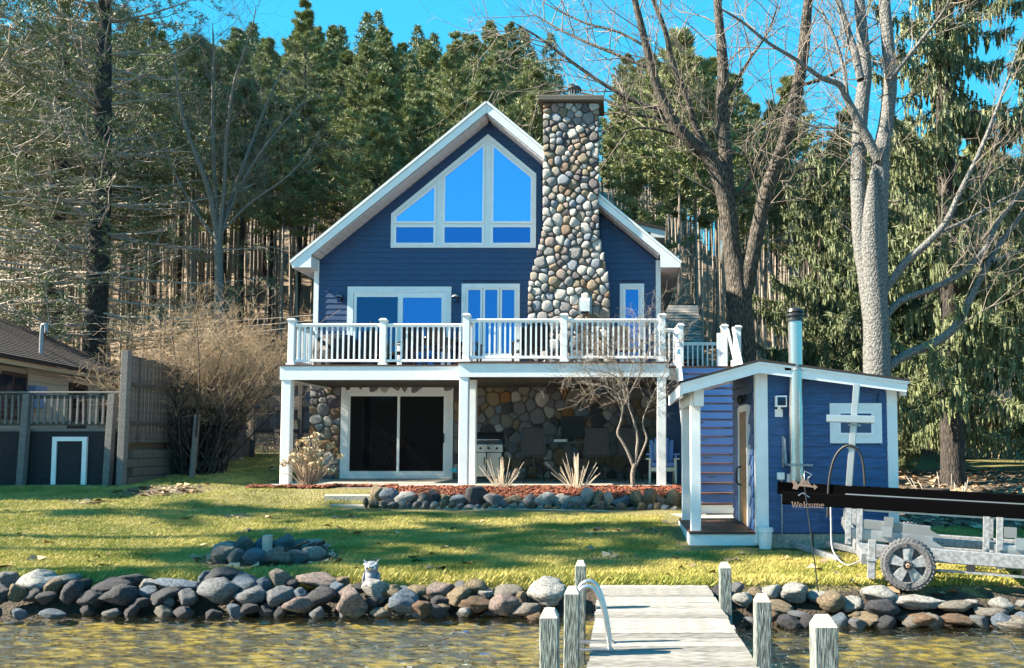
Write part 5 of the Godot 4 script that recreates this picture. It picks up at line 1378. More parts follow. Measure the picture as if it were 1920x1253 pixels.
# ------------------------------------------------------------------ furniture on the patio and the deck
func build_furniture() -> void:
	# grill
	var g := thing("gas_grill", "stainless gas grill with dark lid beside the middle deck post", "grill", Vector3(-3.1, 0.985, -20.6))
	obj("cabinet", bx(-3.72, -2.95, 1.1, 1.72, -20.9, -20.4), M.black_metal, g)
	for x in [-3.68, -3.30]: 
		var d := obj("cabinet_door", bx(x, x + 0.35, 1.12, 1.70, -20.4, -20.38), M.steel, g)
		obj("door_pull", bx(x + 0.30, x + 0.32, 1.4, 1.6, -20.38, -20.35), M.black_metal, d)
	obj("control_panel", bx(-3.75, -2.92, 1.72, 1.90, -20.9, -20.36), M.steel, g)
	for i in 4:
		var b0 := MB.new(); b0.lathe([[0.0, 0.04], [0.03, 0.04], [0.035, 0.0]], 12, Transform3D(Basis(Vector3.RIGHT, PI / 2), Vector3(-3.66 + i * 0.2, 1.81, -20.36)))
		obj("knob", b0, M.black_metal, g)
	var lid := MB.new(); var pr := []
	for i in 9: pr.append(Vector2(0.28 * cos(PI * i / 8.0), 0.30 * sin(PI * i / 8.0)))
	var lp := MB.new(); lp.prism(pr, -0.40, 0.40)
	for i in lp.v.size(): lp.v[i] = Vector3(-3.33 + lp.v[i].z, 1.91 + lp.v[i].y, -20.63 - lp.v[i].x)
	for i in lp.n.size(): lp.n[i] = Vector3(lp.n[i].z, lp.n[i].y, -lp.n[i].x)
	obj("lid", lp, M.black_metal, g)
	obj("lid_handle", tb([Vector3(-3.65, 2.02, -20.32), Vector3(-3.0, 2.02, -20.32)], 0.016), M.steel, g)
	obj("side_shelf", bx(-2.92, -2.5, 1.84, 1.88, -20.9, -20.42), M.black_metal, g)
	for x in [-3.65, -3.0]:
		var c := MB.new(); c.lathe([[0.0, -0.02], [0.06, -0.02], [0.06, 0.02], [0.0, 0.02]], 12, Transform3D(Basis(Vector3.RIGHT, PI / 2), Vector3(x, 1.045, -20.45)))
		obj("caster", c, M.rubber, g)
	# bar table with two swivel chairs and one more
	var t := thing("bar_table", "dark square bar table between two swivel bar chairs", "table", Vector3(-1.35, 0.985, -20.8))
	obj("table_top", bx(-1.75, -0.9, 1.93, 1.97, -21.2, -20.45), M.black_metal, t)
	obj("pedestal", bx(-1.40, -1.25, 1.02, 1.93, -20.9, -20.75), M.black_metal, t)
	obj("base", bx(-1.65, -1.0, 0.99, 1.02, -21.1, -20.5), M.black_metal, t)
	tag(obj("table_cover", bx(-1.68, -1.36, 1.973, 2.03, -20.9, -20.55), M.plastic_cream), "folded pale cloth on the bar table", "cloth")
	tag(obj("black_panel", bx(-1.60, -1.02, 2.06, 2.66, -22.18, -22.12), M.black), "black square panel hanging on the stone wall above bar table", "panel")
	var x := [-2.15, -0.62, 0.25]
	var lab := ["dark mesh swivel bar chair between grill and bar table", "dark mesh swivel bar chair right of bar table behind cut stems", "dark mesh swivel bar chair behind the small bare tree"]
	var first: Node3D
	for i in 3:
		if i == 0:
			var at := Vector3(x[0], 0.985, -20.35)
			first = thing("bar_chair", lab[0], "chair", at, "bar chairs on the patio")
			obj("backrest", br(at + Vector3(-0.26, 0.98, 0.20), at + Vector3(0.26, 0.98, 0.20), 0.03, 0.66, 0.006, Vector3(0, 1, -0.12)), M.mesh_fabric, first)
			var b := MB.new()
			for s in [-1, 1]: b.tube([at + Vector3(0.28 * s, 0.62, 0.24), at + Vector3(0.285 * s, 1.0, 0.215), at + Vector3(0.27 * s, 1.32, 0.17)], [0.018, 0.018, 0.018], 8)
			b.tube([at + Vector3(-0.27, 1.32, 0.17), at + Vector3(0.27, 1.32, 0.17)], [0.018, 0.018], 8)
			obj("back_frame", b, M.black_metal, first)
			obj("seat", br(at + Vector3(-0.26, 0.63, -0.05), at + Vector3(0.26, 0.63, -0.05), 0.5, 0.04, 0.01), M.mesh_fabric, first)
			for s in [-1, 1]: obj("armrest", tb(curve([at + Vector3(0.29 * s, 0.64, 0.2), at + Vector3(0.33 * s, 0.88, 0.15), at + Vector3(0.33 * s, 0.90, -0.2), at + Vector3(0.29 * s, 0.64, -0.24)], 4), 0.016), M.black_metal, first)
			obj("stem", tb([at + Vector3(0, 0.40, -0.04), at + Vector3(0, 0.62, -0.04)], 0.04), M.black_metal, first)
			for a in 4:
				var d := Vector3(cos(a * TAU / 4 + PI / 4), 0, sin(a * TAU / 4 + PI / 4))
				obj("leg", tb(curve([at + Vector3(0, 0.42, -0.04), at + Vector3(0, 0.40, -0.04) + d * 0.18, at + Vector3(0, 0.25, -0.04) + d * 0.28, at + Vector3(0, 0.0, -0.04) + d * 0.33], 4), 0.018), M.black_metal, first)
			var rr := []
			for j in 17: rr.append(at + Vector3(cos(TAU * j / 16) * 0.29, 0.2, sin(TAU * j / 16) * 0.29 - 0.04))
			obj("foot_ring", tb(rr, 0.013), M.black_metal, first)
		else:
			var c := first.duplicate(); c.name = numbered("bar_chair"); add_child(c)
			c.position = Vector3(x[i], 0.985, -20.35 - 0.1 * i); c.rotation.y = [0.0, 0.1, -0.25][i]; c.set_meta("label", lab[i])
	# adirondack chair behind the right post
	var ad: Node3D
	for i in 2:
		if i == 0:
			var at := Vector3(0.98, 0.985, -19.9)
			ad = thing("adirondack_chair", "cream plastic adirondack chair behind the right deck post", "chair", at, "stacked adirondack chairs")
			for k in 5: obj("back_slat", br(at + Vector3((k - 2) * 0.105, 0.36, -0.20), at + Vector3((k - 2) * 0.125, 1.02 - absf(k - 2) * 0.06, -0.42), 0.095, 0.025, 0.006, Vector3(0, 0.3, 1)), M.plastic_cream, ad)
			obj("seat", br(at + Vector3(-0.26, 0.36, 0.0), at + Vector3(0.26, 0.36, 0.0), 0.5, 0.04, 0.01, Vector3(0, 1, 0.15)), M.plastic_cream, ad)
			for s in [-1, 1]:
				obj("armrest", br(at + Vector3(0.33 * s, 0.56, -0.32), at + Vector3(0.34 * s, 0.58, 0.32), 0.13, 0.03, 0.01), M.plastic_cream, ad)
				obj("front_leg", br(at + Vector3(0.31 * s, 0.0, 0.27), at + Vector3(0.30 * s, 0.56, 0.27), 0.05, 0.10, 0.01, Vector3(0, 0, 1)), M.plastic_cream, ad)
				obj("back_leg", br(at + Vector3(0.29 * s, 0.0, -0.45), at + Vector3(0.29 * s, 0.38, 0.2), 0.05, 0.09, 0.01), M.plastic_cream, ad)
			obj("front_rail", br(at + Vector3(-0.28, 0.33, 0.27), at + Vector3(0.28, 0.33, 0.27), 0.03, 0.10, 0.008), M.plastic_cream, ad)
		else:
			var c := ad.duplicate(); c.name = numbered("adirondack_chair"); add_child(c)
			c.position = Vector3(0.99, 1.10, -19.94); c.set_meta("label", "blue adirondack chair stacked on the cream one behind right deck post")
			for m in c.get_children(): m.material_override = M.plastic_blue
	# deck furniture seen through the balusters
	var dark := thing("covered_grill", "grill under a black cover at the left end of the deck", "grill", Vector3(-7.05, 3.75, -20.3))
	var b := MB.new()
	b.lathe([[0.0, 4.62], [0.30, 4.60], [0.44, 4.48], [0.47, 4.2], [0.43, 3.80], [0.42, 3.76]], 16, Transform3D(Basis().scaled(Vector3(1.25, 1, 0.8)), Vector3(-7.05, 0, -4.06 + 0.0)))
	for i in b.v.size(): b.v[i].z += -16.3
	obj("cover", b, M.black, dark)
	var tb2 := thing("deck_table", "dark patio table on the left part of the deck", "table", Vector3(-4.7, 3.75, -20.6))
	obj("table_top", bx(-5.4, -4.0, 4.44, 4.48, -21.1, -20.1), M.black_metal, tb2)
	for p in [[-5.3, -21.0], [-4.1, -21.0], [-5.3, -20.2], [-4.1, -20.2]]: obj("leg", bx(p[0] - 0.03, p[0] + 0.03, 3.75, 4.44, p[1] - 0.03, p[1] + 0.03), M.black_metal, tb2)
	tag(obj("table_bowl", tb([Vector3(-4.75, 4.482, -20.4), Vector3(-4.75, 4.56, -20.4)], 0.16, 14), M.plastic_cream), "cream bowl on the deck table", "bowl")
	var pc: Node3D
	var spots := [[-5.65, -20.55, 1.57], [-4.95, -19.75, 0.1], [-4.35, -19.8, -0.15], [-3.8, -20.6, -1.57], [-2.35, -20.2, 0.5], [-2.0, -19.6, 0.2], [-0.75, -19.7, -0.3], [0.15, -19.9, -0.6], [-6.3, -20.8, 0.3]]
	var where := ["left of the deck table", "before the deck table, under the bowl", "before the deck table's right corner", "right of the deck table by the bump-out", "under the casement window", "left of the deck's middle front post", "before the chimney foot on the deck", "before the narrow window", "between covered grill and sliding door"]
	for i in spots.size():
		if i == 0:
			var at := Vector3(spots[0][0], 3.75, spots[0][1])
			pc = thing("deck_chair", "", "chair", at, "dark chairs on the deck")
			obj("seat", bx(at.x - 0.25, at.x + 0.25, 4.16, 4.20, at.z - 0.25, at.z + 0.25), M.black, pc)
			for k in 5: obj("back_slat", br(at + Vector3((k - 2) * 0.1, 0.46, 0.24), at + Vector3((k - 2) * 0.105, 1.0 - absf(k - 2) * 0.02, 0.36), 0.098, 0.02, 0.0, Vector3(0, 0, 1)), M.black, pc)
			for s in [-1, 1]:
				obj("leg", br(at + Vector3(0.24 * s, 0, -0.24), at + Vector3(0.24 * s, 0.66, -0.24), 0.045, 0.045), M.black_metal, pc)
				obj("leg", br(at + Vector3(0.24 * s, 0, 0.28), at + Vector3(0.24 * s, 0.66, 0.26), 0.045, 0.045), M.black_metal, pc)
				obj("armrest", br(at + Vector3(0.26 * s, 0.67, -0.28), at + Vector3(0.26 * s, 0.67, 0.28), 0.07, 0.03), M.black, pc)
		var c: Node3D = pc
		if i > 0:
			c = pc.duplicate(); c.name = numbered("deck_chair"); add_child(c)
			c.position = Vector3(spots[i][0], 3.75, spots[i][1])
		c.rotation.y = spots[i][2]
		c.set_meta("label", "dark slatted chair on the deck " + where[i])
	var um := thing("folded_umbrella", "folded dark patio umbrella leaning left of the sliding door's middle", "umbrella", Vector3(-6.05, 3.75, -20.6))
	obj("pole", tb([Vector3(-5.98, 3.75, -20.6), Vector3(-6.28, 5.0, -20.6)], 0.02), M.black_metal, um)
	b = MB.new(); b.tube([Vector3(-6.08, 4.2, -20.6), Vector3(-6.2, 4.65, -20.6), Vector3(-6.27, 4.97, -20.6)], [0.09, 0.07, 0.03], 8, true)
	obj("canopy", b, M.black, um)
	# little blue pinwheel flower beside the lower door
	var pw := thing("garden_flower", "turquoise metal garden flower beside the lower sliding door", "ornament", Vector3(-4.35, 0.985, -21.6))
	obj("stem", tb([Vector3(-4.35, 0.985, -21.6), Vector3(-4.35, 1.22, -21.6)], 0.006, 5), M.black_metal, pw)
	for i in 6:
		var a := TAU * i / 6.0
		b = MB.new(); b.blob(Vector3(-4.35 + cos(a) * 0.06, 1.24 + sin(a) * 0.04, -21.59), Vector3(0.05, 0.022, 0.012), 8, 5)
		obj("petal", b, M.cyan_paint, pw)

# ------------------------------------------------------------------ the neighbour's side
func build_neighbor() -> void:
	var h := thing("neighbour_house", "low cream house with brown shingle roof behind a railed deck", "house", Vector3(-17.5, 1.6, -24.5))
	var A := Vector3(-15.75, 0, -20.0); var E := Vector3(-17.0, 0, -28.2)
	var f := (E - A).normalized(); var o := Vector3(f.z, 0, -f.x)      # o points into the house
	if o.x > 0: o = -o
	var L := (E - A).length()
	var P := func(u: float, y: float, w: float) -> Vector3: return A + f * u + o * w + Vector3.UP * y
	var blk := func(u0: float, u1: float, y0: float, y1: float, w0: float, w1: float) -> MB:
		var b := MB.new()
		b.hexa([P.call(u0, y0, w0), P.call(u1, y0, w0), P.call(u1, y0, w1), P.call(u0, y0, w1), P.call(u0, y1, w0), P.call(u1, y1, w0), P.call(u1, y1, w1), P.call(u0, y1, w1)])
		return b
	obj("wall", blk.call(0, L, 1.0, 3.95, 0.02, 7.5), M.cream_siding, h)
	var y := 2.2
	while y < 3.85:
		for seg in [[0.0, 0.9], [2.35, 4.55], [5.7, 6.5], [7.7, L]]:
			obj("siding_board", blk.call(seg[0], seg[1], y, y + 0.19, -0.012, 0.02), M.cream_siding, h)
		y += 0.205
	var w := obj("window", blk.call(0.95, 2.3, 2.55, 3.80, -0.05, 0.02), M.brown_trim, h)
	for k in 2:
		obj("pane", blk.call(1.05 + k * 0.62, 1.57 + k * 0.62, 2.65, 3.70, -0.06, -0.05), M.dim_glass, w)
	obj("wall_lamp", blk.call(0.55, 0.8, 3.70, 3.84, -0.2, -0.02), M.rusty, h)
	var d := obj("door", blk.call(4.6, 5.65, 2.25, 3.75, -0.04, 0.02), M.brown_trim, h)
	obj("pane", blk.call(4.8, 5.45, 3.0, 3.6, -0.05, -0.04), M.dark_glass, d)
	w = obj("window", blk.call(6.55, 7.65, 2.6, 3.65, -0.05, 0.02), M.brown_trim, h)
	obj("pane", blk.call(6.68, 7.5, 2.7, 3.55, -0.06, -0.05), M.dim_glass, w)
	obj("meter_box", blk.call(2.4, 3.0, 2.9, 3.5, -0.2, -0.02), M.meter_blue, h)
	obj("fascia", blk.call(-0.6, L + 0.5, 3.93, 4.10, -0.42, -0.36), M.tan_trim, h)
	var rb := MB.new()
	rb.hexa([P.call(-4.0, 4.05, -0.45), P.call(L + 0.5, 4.05, -0.45), P.call(L + 0.5, 6.0, 3.75), P.call(-4.0, 6.0, 3.75), P.call(-4.0, 4.14, -0.47), P.call(L + 0.52, 4.14, -0.47), P.call(L + 0.52, 6.1, 3.75), P.call(-4.0, 6.1, 3.75)])
	rb.hexa([P.call(-4.0, 6.0, 3.75), P.call(L + 0.5, 6.0, 3.75), P.call(L + 0.5, 4.05, 7.95), P.call(-4.0, 4.05, 7.95), P.call(-4.0, 6.1, 3.75), P.call(L + 0.52, 6.1, 3.75), P.call(L + 0.52, 4.14, 7.97), P.call(-4.0, 4.14, 7.97)])
	var roof := obj("roof", rb, M.brown_shingle, h)
	# shingle courses as real steps, joined
	var sb := MB.new()
	for r in 26:
		var t := r / 26.0
		var u := -4.0 + rf(0, 0.2)
		while u < L + 0.4:
			var e := minf(u + rf(0.28, 0.34), L + 0.52)
			sb.col = Color(1, 1, 1).darkened(rf(0, 0.5))
			var y0 := lerpf(4.145, 6.1, t); var w0 := lerpf(-0.48, 3.74, t); var y1 := lerpf(4.145, 6.1, t + 0.043); var w1 := lerpf(-0.48, 3.74, t + 0.043)
			sb.hexa([P.call(u, y0 - 0.01, w0), P.call(e, y0 - 0.01, w0), P.call(e, y1 - 0.01, w1), P.call(u, y1 - 0.01, w1), P.call(u, y0 + 0.022, w0), P.call(e, y0 + 0.022, w0), P.call(e, y1 + 0.006, w1), P.call(u, y1 + 0.006, w1)])
			u = e + 0.008
	var vm: StandardMaterial3D = M.brown_shingle.duplicate(); vm.vertex_color_use_as_albedo = true
	tag(obj("shingles", sb, vm, roof), "", "", "", "stuff")
	var gb := MB.new()
	gb.tri(P.call(L, 3.95, 0.02), P.call(L, 5.95, 3.75), P.call(L, 3.95, 7.5))
	obj("gable_wall", gb, M.cream_siding, h)
	var vp: Vector3 = P.call(3.4, 4.25, 0.2)
	obj("vent_pipe", tb(curve([vp, vp + Vector3(0, 0.9, 0), vp + Vector3(0.05, 1.05, 0), vp + Vector3(0.12, 1.0, 0), vp + Vector3(0.12, 0.85, 0)], 4), 0.055), M.galvanised, roof)
	# deck on a dark wall
	var dk := thing("neighbour_deck", "weathered railed deck on a dark wall at the neighbour's house", "deck", Vector3(-14.0, 1.0, -19.0))
	obj("retaining_wall", bx(-19.0, -11.55, 0.6, 2.20, -19.3, -19.05), M.dark_wall, dk)
	obj("retaining_wall", bx(-11.75, -11.55, 0.6, 2.20, -26.0, -19.3), M.block, dk)
	obj("deck_floor", bx(-19.0, -11.5, 2.205, 2.27, -26.0, -19.02), M.rail_wood, dk)
	var hd := trim_frame("hatch", -13.06, -12.27, 0.85, 2.08, 0.10, -19.05, -18.99, dk, M.white)
	obj("hatch_door", bx(-12.96, -12.37, 0.85, 1.98, -19.05, -19.02), M.dark_wall, hd)
	for p in [-13.62, -11.66, -16.0]:
		obj("post", br(Vector3(p - 0.06, 0.7, -18.90), Vector3(p, 3.06, -18.93), 0.15, 0.15, 0.01, Vector3(0, 0, 1)), M.rail_wood, dk)
	obj("top_rail", br(Vector3(-19.0, 3.09, -18.97), Vector3(-11.5, 3.10, -18.97), 0.14, 0.04, 0.006), M.rail_wood, dk)
	obj("sub_rail", br(Vector3(-19.0, 3.0, -18.98), Vector3(-11.6, 3.0, -18.98), 0.04, 0.09), M.grey_wood_dark, dk)
	obj("bottom_rail", br(Vector3(-19.0, 2.38, -18.98), Vector3(-11.6, 2.38, -18.98), 0.04, 0.09), M.grey_wood_dark, dk)
	var bm := bx(-0.022, 0.022, -0.33, 0.33, -0.018, 0.018).mesh(); bm.surface_set_material(0, M.rail_wood)
	for i in 46:
		share("baluster", bm, dk, Vector3(-18.4 + i * 0.148 + rf(-0.01, 0.01), 2.70, -18.94)).rotation.z = rf(-0.03, 0.03)
	# tall fence that runs back from the deck
	var fc := thing("plank_fence", "tall weathered plank fence running back from the neighbour's deck", "fence", Vector3(-11.4, 1.2, -22.0))
	obj("fence_post", br(Vector3(-11.36, 0.9, -18.85), Vector3(-11.33, 4.05, -18.85), 0.16, 0.16, 0.01, Vector3(0, 0, 1)), M.rail_wood, fc)
	for i in 38:
		var z := -19.0 - i * 0.158
		obj("fence_board", bx(-11.36 + rf(-0.006, 0.006), -11.335, 1.95, lerpf(3.95, 3.8, i / 38.0) + rf(-0.02, 0.02), z - 0.148, z), M.grey_wood if rng.randf() < 0.6 else M.grey_wood_dark, fc)
	for y2 in [2.35, 3.25]: obj("fence_rail", bx(-11.333, -11.28, y2, y2 + 0.09, -25.0, -18.95), M.grey_wood_dark, fc)
	for r in 4:
		for c in 14:
			obj("concrete_block", br(Vector3(-11.42 , 1.06 + r * 0.205, -19.02 - c * 0.41 - (r % 2) * 0.2), Vector3(-11.42, 1.06 + r * 0.205, -19.42 - c * 0.41 - (r % 2) * 0.2), 0.2, 0.195, 0.01), M.block, fc)
	# back fence with lattice foot
	var bf := thing("back_fence", "tall plank fence with diagonal lattice foot behind the bare thicket", "fence", Vector3(-10.0, 1.6, -25.2))
	for i in 22:
		var x := -11.3 + i * 0.15
		obj("fence_board", bx(x, x + 0.14, 2.25, 3.86 + rf(-0.03, 0.03), -25.22 + rf(0, 0.01), -25.195), M.rail_wood if rng.randf() < 0.6 else M.grey_wood, bf)
	for y2 in [2.28, 2.95, 3.68]: obj("fence_rail", bx(-11.35, -7.9, y2, y2 + 0.09, -25.195, -25.14), M.grey_wood_dark, bf)
	for x in [-11.2, -9.75, -8.55]: obj("fence_post", br(Vector3(x, 1.3, -25.12), Vector3(x, 3.7, -25.12), 0.12, 0.12, 0.008, Vector3(0, 0, 1)), M.grey_wood_dark, bf)
	for i in 40:
		var x := -11.3 + i * 0.085
		obj("lattice_strip", br(Vector3(x - 0.3, 1.62, -25.18), Vector3(x + 0.32, 2.26, -25.18), 0.012, 0.03, 0, Vector3(0, 0, 1)), M.lattice, bf)
		obj("lattice_strip", br(Vector3(x + 0.32, 1.62, -25.166), Vector3(x - 0.3, 2.26, -25.166), 0.012, 0.03, 0, Vector3(0, 0, 1)), M.lattice, bf)
	for i in 8:
		obj("fence_board", bx(-8.45 + i * 0.11, -8.35 + i * 0.11, 1.7, 3.75, -24.4, -24.375), M.grey_wood_dark, bf)
	var gp := obj("leaning_post", br(Vector3(-10.5, 1.1, -20.3), Vector3(-10.42, 2.65, -20.3), 0.11, 0.11, 0.01, Vector3(0, 0, 1)), M.rail_wood)
	tag(gp, "weathered square post standing before the bare thicket", "post")
	# garage behind on the right
	var ga := thing("garage", "garage with pale grey shingle roof behind the house on the right", "garage", Vector3(2.2, 1.8, -34.5))
	obj("wall", bx(-1.0, 3.0, 1.5, 5.4, -38.0, -33.0), M.siding, ga)
	obj("roof", br(Vector3(-1.3, 6.5, -34.0), Vector3(3.28, 6.5, -34.0), 3.8, 0.1, 0, Vector3(0, 1, 1.05)), M.grey_shingle, ga)
	obj("ridge", br(Vector3(-1.3, 7.9, -35.35), Vector3(3.3, 7.9, -35.35), 0.2, 0.1), M.shingle, ga)
	var gs := MB.new()
	for r in 19:
		var u := -1.3 + rf(0, 0.2)
		var t0 := r / 19.0
		while u < 3.25:
			var e := minf(u + rf(0.24, 0.36), 3.29)
			gs.col = Color(1, 1, 1).darkened(rf(0, 0.55))
			var a := Vector3(0, lerpf(5.25, 7.86, t0), lerpf(-32.56, -35.3, t0)); var c := Vector3(0, lerpf(5.25, 7.86, t0 + 0.055), lerpf(-32.56, -35.3, t0 + 0.055))
			gs.hexa([Vector3(u, a.y, a.z), Vector3(e, a.y, a.z), Vector3(e, c.y, c.z), Vector3(u, c.y, c.z), Vector3(u, a.y + 0.05, a.z + 0.02), Vector3(e, a.y + 0.05, a.z + 0.02), Vector3(e, c.y + 0.02, c.z), Vector3(u, c.y + 0.02, c.z)])
			u = e + 0.01
	var gm: StandardMaterial3D = M.grey_shingle.duplicate(); gm.vertex_color_use_as_albedo = true
	tag(obj("shingles", gs, gm, ga), "", "", "", "stuff")
	# low rail fence across the far lawn
	var rfn := thing("rail_fence", "low dark rail fence crossing the far lawn behind the spruce", "fence", Vector3(14.0, 2.5, -36.0))
	for i in 7:
		var x := 6.0 + i * 2.4
		var gy := ground_y(x, 36.0)
		obj("fence_post", br(Vector3(x, gy, -36), Vector3(x, gy + 0.65, -36), 0.12, 0.12, 0, Vector3(0, 0, 1)), M.grey_wood_dark, rfn)
		if i < 6:
			for k in 2: obj("fence_rail", br(Vector3(x, gy + 0.3 + k * 0.27, -35.95), Vector3(x + 2.4, ground_y(x + 2.4, 36.0) + 0.3 + k * 0.27, -35.95), 0.05, 0.10), M.grey_wood_dark, rfn)
	var sp := Vector3(6.3, ground_y(6.3, 16.6) - 0.05, -16.6)
	var su := thing("tree_stump", "low cut tree stump in shade right of the shed", "stump", sp)
	var b := MB.new(); b.lathe([[0.34, 0.0], [0.27, 0.12], [0.25, 0.36], [0.24, 0.37], [0.0, 0.37]], 14, Transform3D(Basis(), sp))
	obj("trunk", b, M.bark_dark, su)
	for i in 9:
		var a := rf(0, TAU)
		obj("sprout", tb(curve([sp + Vector3(cos(a) * 0.3, 0, sin(a) * 0.3), sp + Vector3(cos(a) * 0.5, rf(0.2, 0.4), sin(a) * 0.4 + 0.1), sp + Vector3(cos(a) * 0.6, rf(0.4, 0.7), sin(a) * 0.5)], 3), 0.008, 4), M.twig_dead, su)
	for i in 3:
		var y2 := 6.4 + i * 0.25
		tag(obj("utility_wire", tb(curve([Vector3(-28, y2 - 0.6 * i, -30), Vector3(-16, y2 - 0.3 - 0.5 * i, -28.5), Vector3(-8.5, y2 - 0.3 - 0.4 * i, -26.0)], 6), 0.008, 4), M.twig_dead), ["upper thin wire to the house's left eave", "middle thin wire left of the house", "lowest thin wire left of the house"][i], "wire", "wires left of the house")

# ------------------------------------------------------------------ plants
func twigs(b: MB, p: Vector3, dir: Vector3, ln: float, r: float, level: int, droop := 0.0, sides := 4) -> void:
	var pts := [p]; var rr := [r]
	var d := dir
	var n := 4 if level > 0 else 3
	for i in n:
		d = (d + Vector3(rf(-1, 1), rf(-1, 1) - droop * 0.4, rf(-1, 1)) * 0.24 + Vector3.UP * 0.06).normalized()
		pts.append(pts[-1] + d * ln / n)
		rr.append(maxf(r * (1.0 - 0.75 * (i + 1) / n), 0.003))
	b.tube(pts, rr, sides if level > 1 else 3)
	if level <= 0: return
	var kids := 4 if level > 1 else 3
	for k in kids:
		var t := rf(0.25, 1.0) * n
		var i := mini(int(t), n - 1)
		var q: Vector3 = pts[i].lerp(pts[i + 1], t - i)
		var f: Vector3 = (pts[i + 1] - pts[i]).normalized()
		var s := f.cross(Vector3(rf(-1, 1), rf(-1, 1), rf(-1, 1))).normalized()
		twigs(b, q, (f * rf(0.5, 0.9) + s * rf(0.5, 0.9)).normalized(), ln * rf(0.45, 0.7), maxf(r * 0.55, 0.0035), level - 1, droop, sides)

func limb_tree(called: String, label: String, limbs: Array, bark: Material, every: float, ln: float, r0: float, level: int, low := 0.25, big := 12, thin := 1.0) -> Node3D:
	var base: Array = limbs[0][0]
	var t := thing(called, label, "tree", Vector3(base[0], base[1], base[2]))
	var b := MB.new(); var fine := MB.new()
	for k in limbs.size():
		var raw := []; var rr := []
		for q in limbs[k]:
			raw.append(Vector3(q[0], q[1], q[2])); rr.append(q[3] * thin)
		var pts := curve(raw, 4); var rad := []
		for i in pts.size():
			var u := float(i) / 4.0; var a := mini(int(u), rr.size() - 1)
			var w := lerpf(rr[a], rr[mini(a + 1, rr.size() - 1)], u - int(u))
			rad.append(w * (1.0 + 0.05 * nz.get_noise_2d(i * 37.0, k * 91.0)))
		if k == 0: rad[0] *= 1.25
		if k > 0: rad[-1] = 0.006; rad[-2] = minf(rad[-2], 0.014)
		b.tube(pts, rad, big if rad[0] > 0.1 else 7)
		if k == 0: continue
		var run := 0.0; var total := 0.0
		for i in pts.size() - 1: total += pts[i].distance_to(pts[i + 1])
		var next := total * low
		for i in pts.size() - 1:
			var seg: float = pts[i].distance_to(pts[i + 1])
			while next < run + seg:
				var q: Vector3 = pts[i].lerp(pts[i + 1], (next - run) / seg)
				var f: Vector3 = (pts[i + 1] - pts[i]).normalized()
				var s := f.cross(Vector3(rf(-1, 1), rf(-1, 1), rf(-1, 1))).normalized()
				twigs(fine, q, (f * rf(0.3, 0.9) + s + Vector3.UP * 0.25).normalized(), ln * rf(0.5, 1.2), minf(r0, rad[i] * 0.6), level)
				next += every * rf(0.6, 1.4)
			run += seg
	obj("trunk", b, bark, t)
	obj("crown", fine, M.twig_grey if bark != M.bark_pale else M.bark_pale, t)
	return t

func tuft(b: MB, p: Vector3, dir: Vector3, n: int, ln: float, w: float) -> void:
	for i in n:
		var d := (dir * 0.8 + Vector3(rf(-1, 1), rf(-1, 1), rf(-1, 1))).normalized()
		var s := d.cross(Vector3(rf(-1, 1), rf(-1, 1), rf(-1, 1))).normalized() * w
		b.tri(p - s, p + s, p + d * ln * rf(0.7, 1.15))

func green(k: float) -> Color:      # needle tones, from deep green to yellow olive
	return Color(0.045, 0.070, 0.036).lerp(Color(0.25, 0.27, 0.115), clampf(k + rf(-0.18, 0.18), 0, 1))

# a tall plantation pine, built at the origin: bare pole, dead stubs, crown high up
func pine(called: String, tall: float, bare: float, wide: float, whorls: int, tone: float, n_tuft: int, ln: float, w: float, r: float, dead := 14, puffs := 0.0) -> Node3D:
	var t := Node3D.new(); t.name = called
	org = Vector3.ZERO
	var b := MB.new()
	var pts := []; var rr := []
	for i in 9:
		var u := i / 8.0
		pts.append(Vector3(sin(u * 3.0) * 0.08, u * tall, cos(u * 4.0) * 0.08)); rr.append(r * (1.0 - 0.88 * u))
	b.tube(pts, rr, 7)
	for i in dead:
		var y := rf(0.18, bare + 0.08) * tall; var a := rf(0, TAU)
		var d := Vector3(cos(a), rf(-0.25, 0.25), sin(a))
		var p := Vector3(0, y, 0)
		b.tube([p, p + d * wide * 0.25, p + d * wide * rf(0.4, 0.75) + Vector3.UP * rf(-0.3, 0.1)], [r * 0.16, r * 0.1, 0.006], 3)
	obj("trunk", b, M.bark_dark if r > 0.12 else M.bark_pale, t)
	var f := MB.new()
	for k in whorls:
		var u := (k + rng.randf()) / whorls
		var y := lerpf(bare, 0.985, u) * tall
		var reach: float = wide * (1.0 - pow(u, 1.35)) * (0.55 + 0.45 * smooth(0.0, 0.18, u)) + 0.35
		for q in 5:
			var a := rf(0, TAU); var L := reach * rf(0.55, 1.12)
			var d := Vector3(cos(a), lerpf(0.02, 0.75, u) + rf(-0.12, 0.12), sin(a)).normalized()
			var p := Vector3(0, y, 0)
			var tip := p + d * L + Vector3.UP * 0.08 * L
			var side := d.cross(Vector3.UP).normalized()
			for j in n_tuft:
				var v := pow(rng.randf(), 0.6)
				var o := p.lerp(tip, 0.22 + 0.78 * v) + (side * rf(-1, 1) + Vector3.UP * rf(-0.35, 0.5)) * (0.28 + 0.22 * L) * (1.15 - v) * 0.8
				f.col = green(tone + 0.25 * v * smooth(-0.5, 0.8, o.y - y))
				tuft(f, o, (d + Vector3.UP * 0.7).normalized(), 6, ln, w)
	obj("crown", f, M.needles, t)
	return t

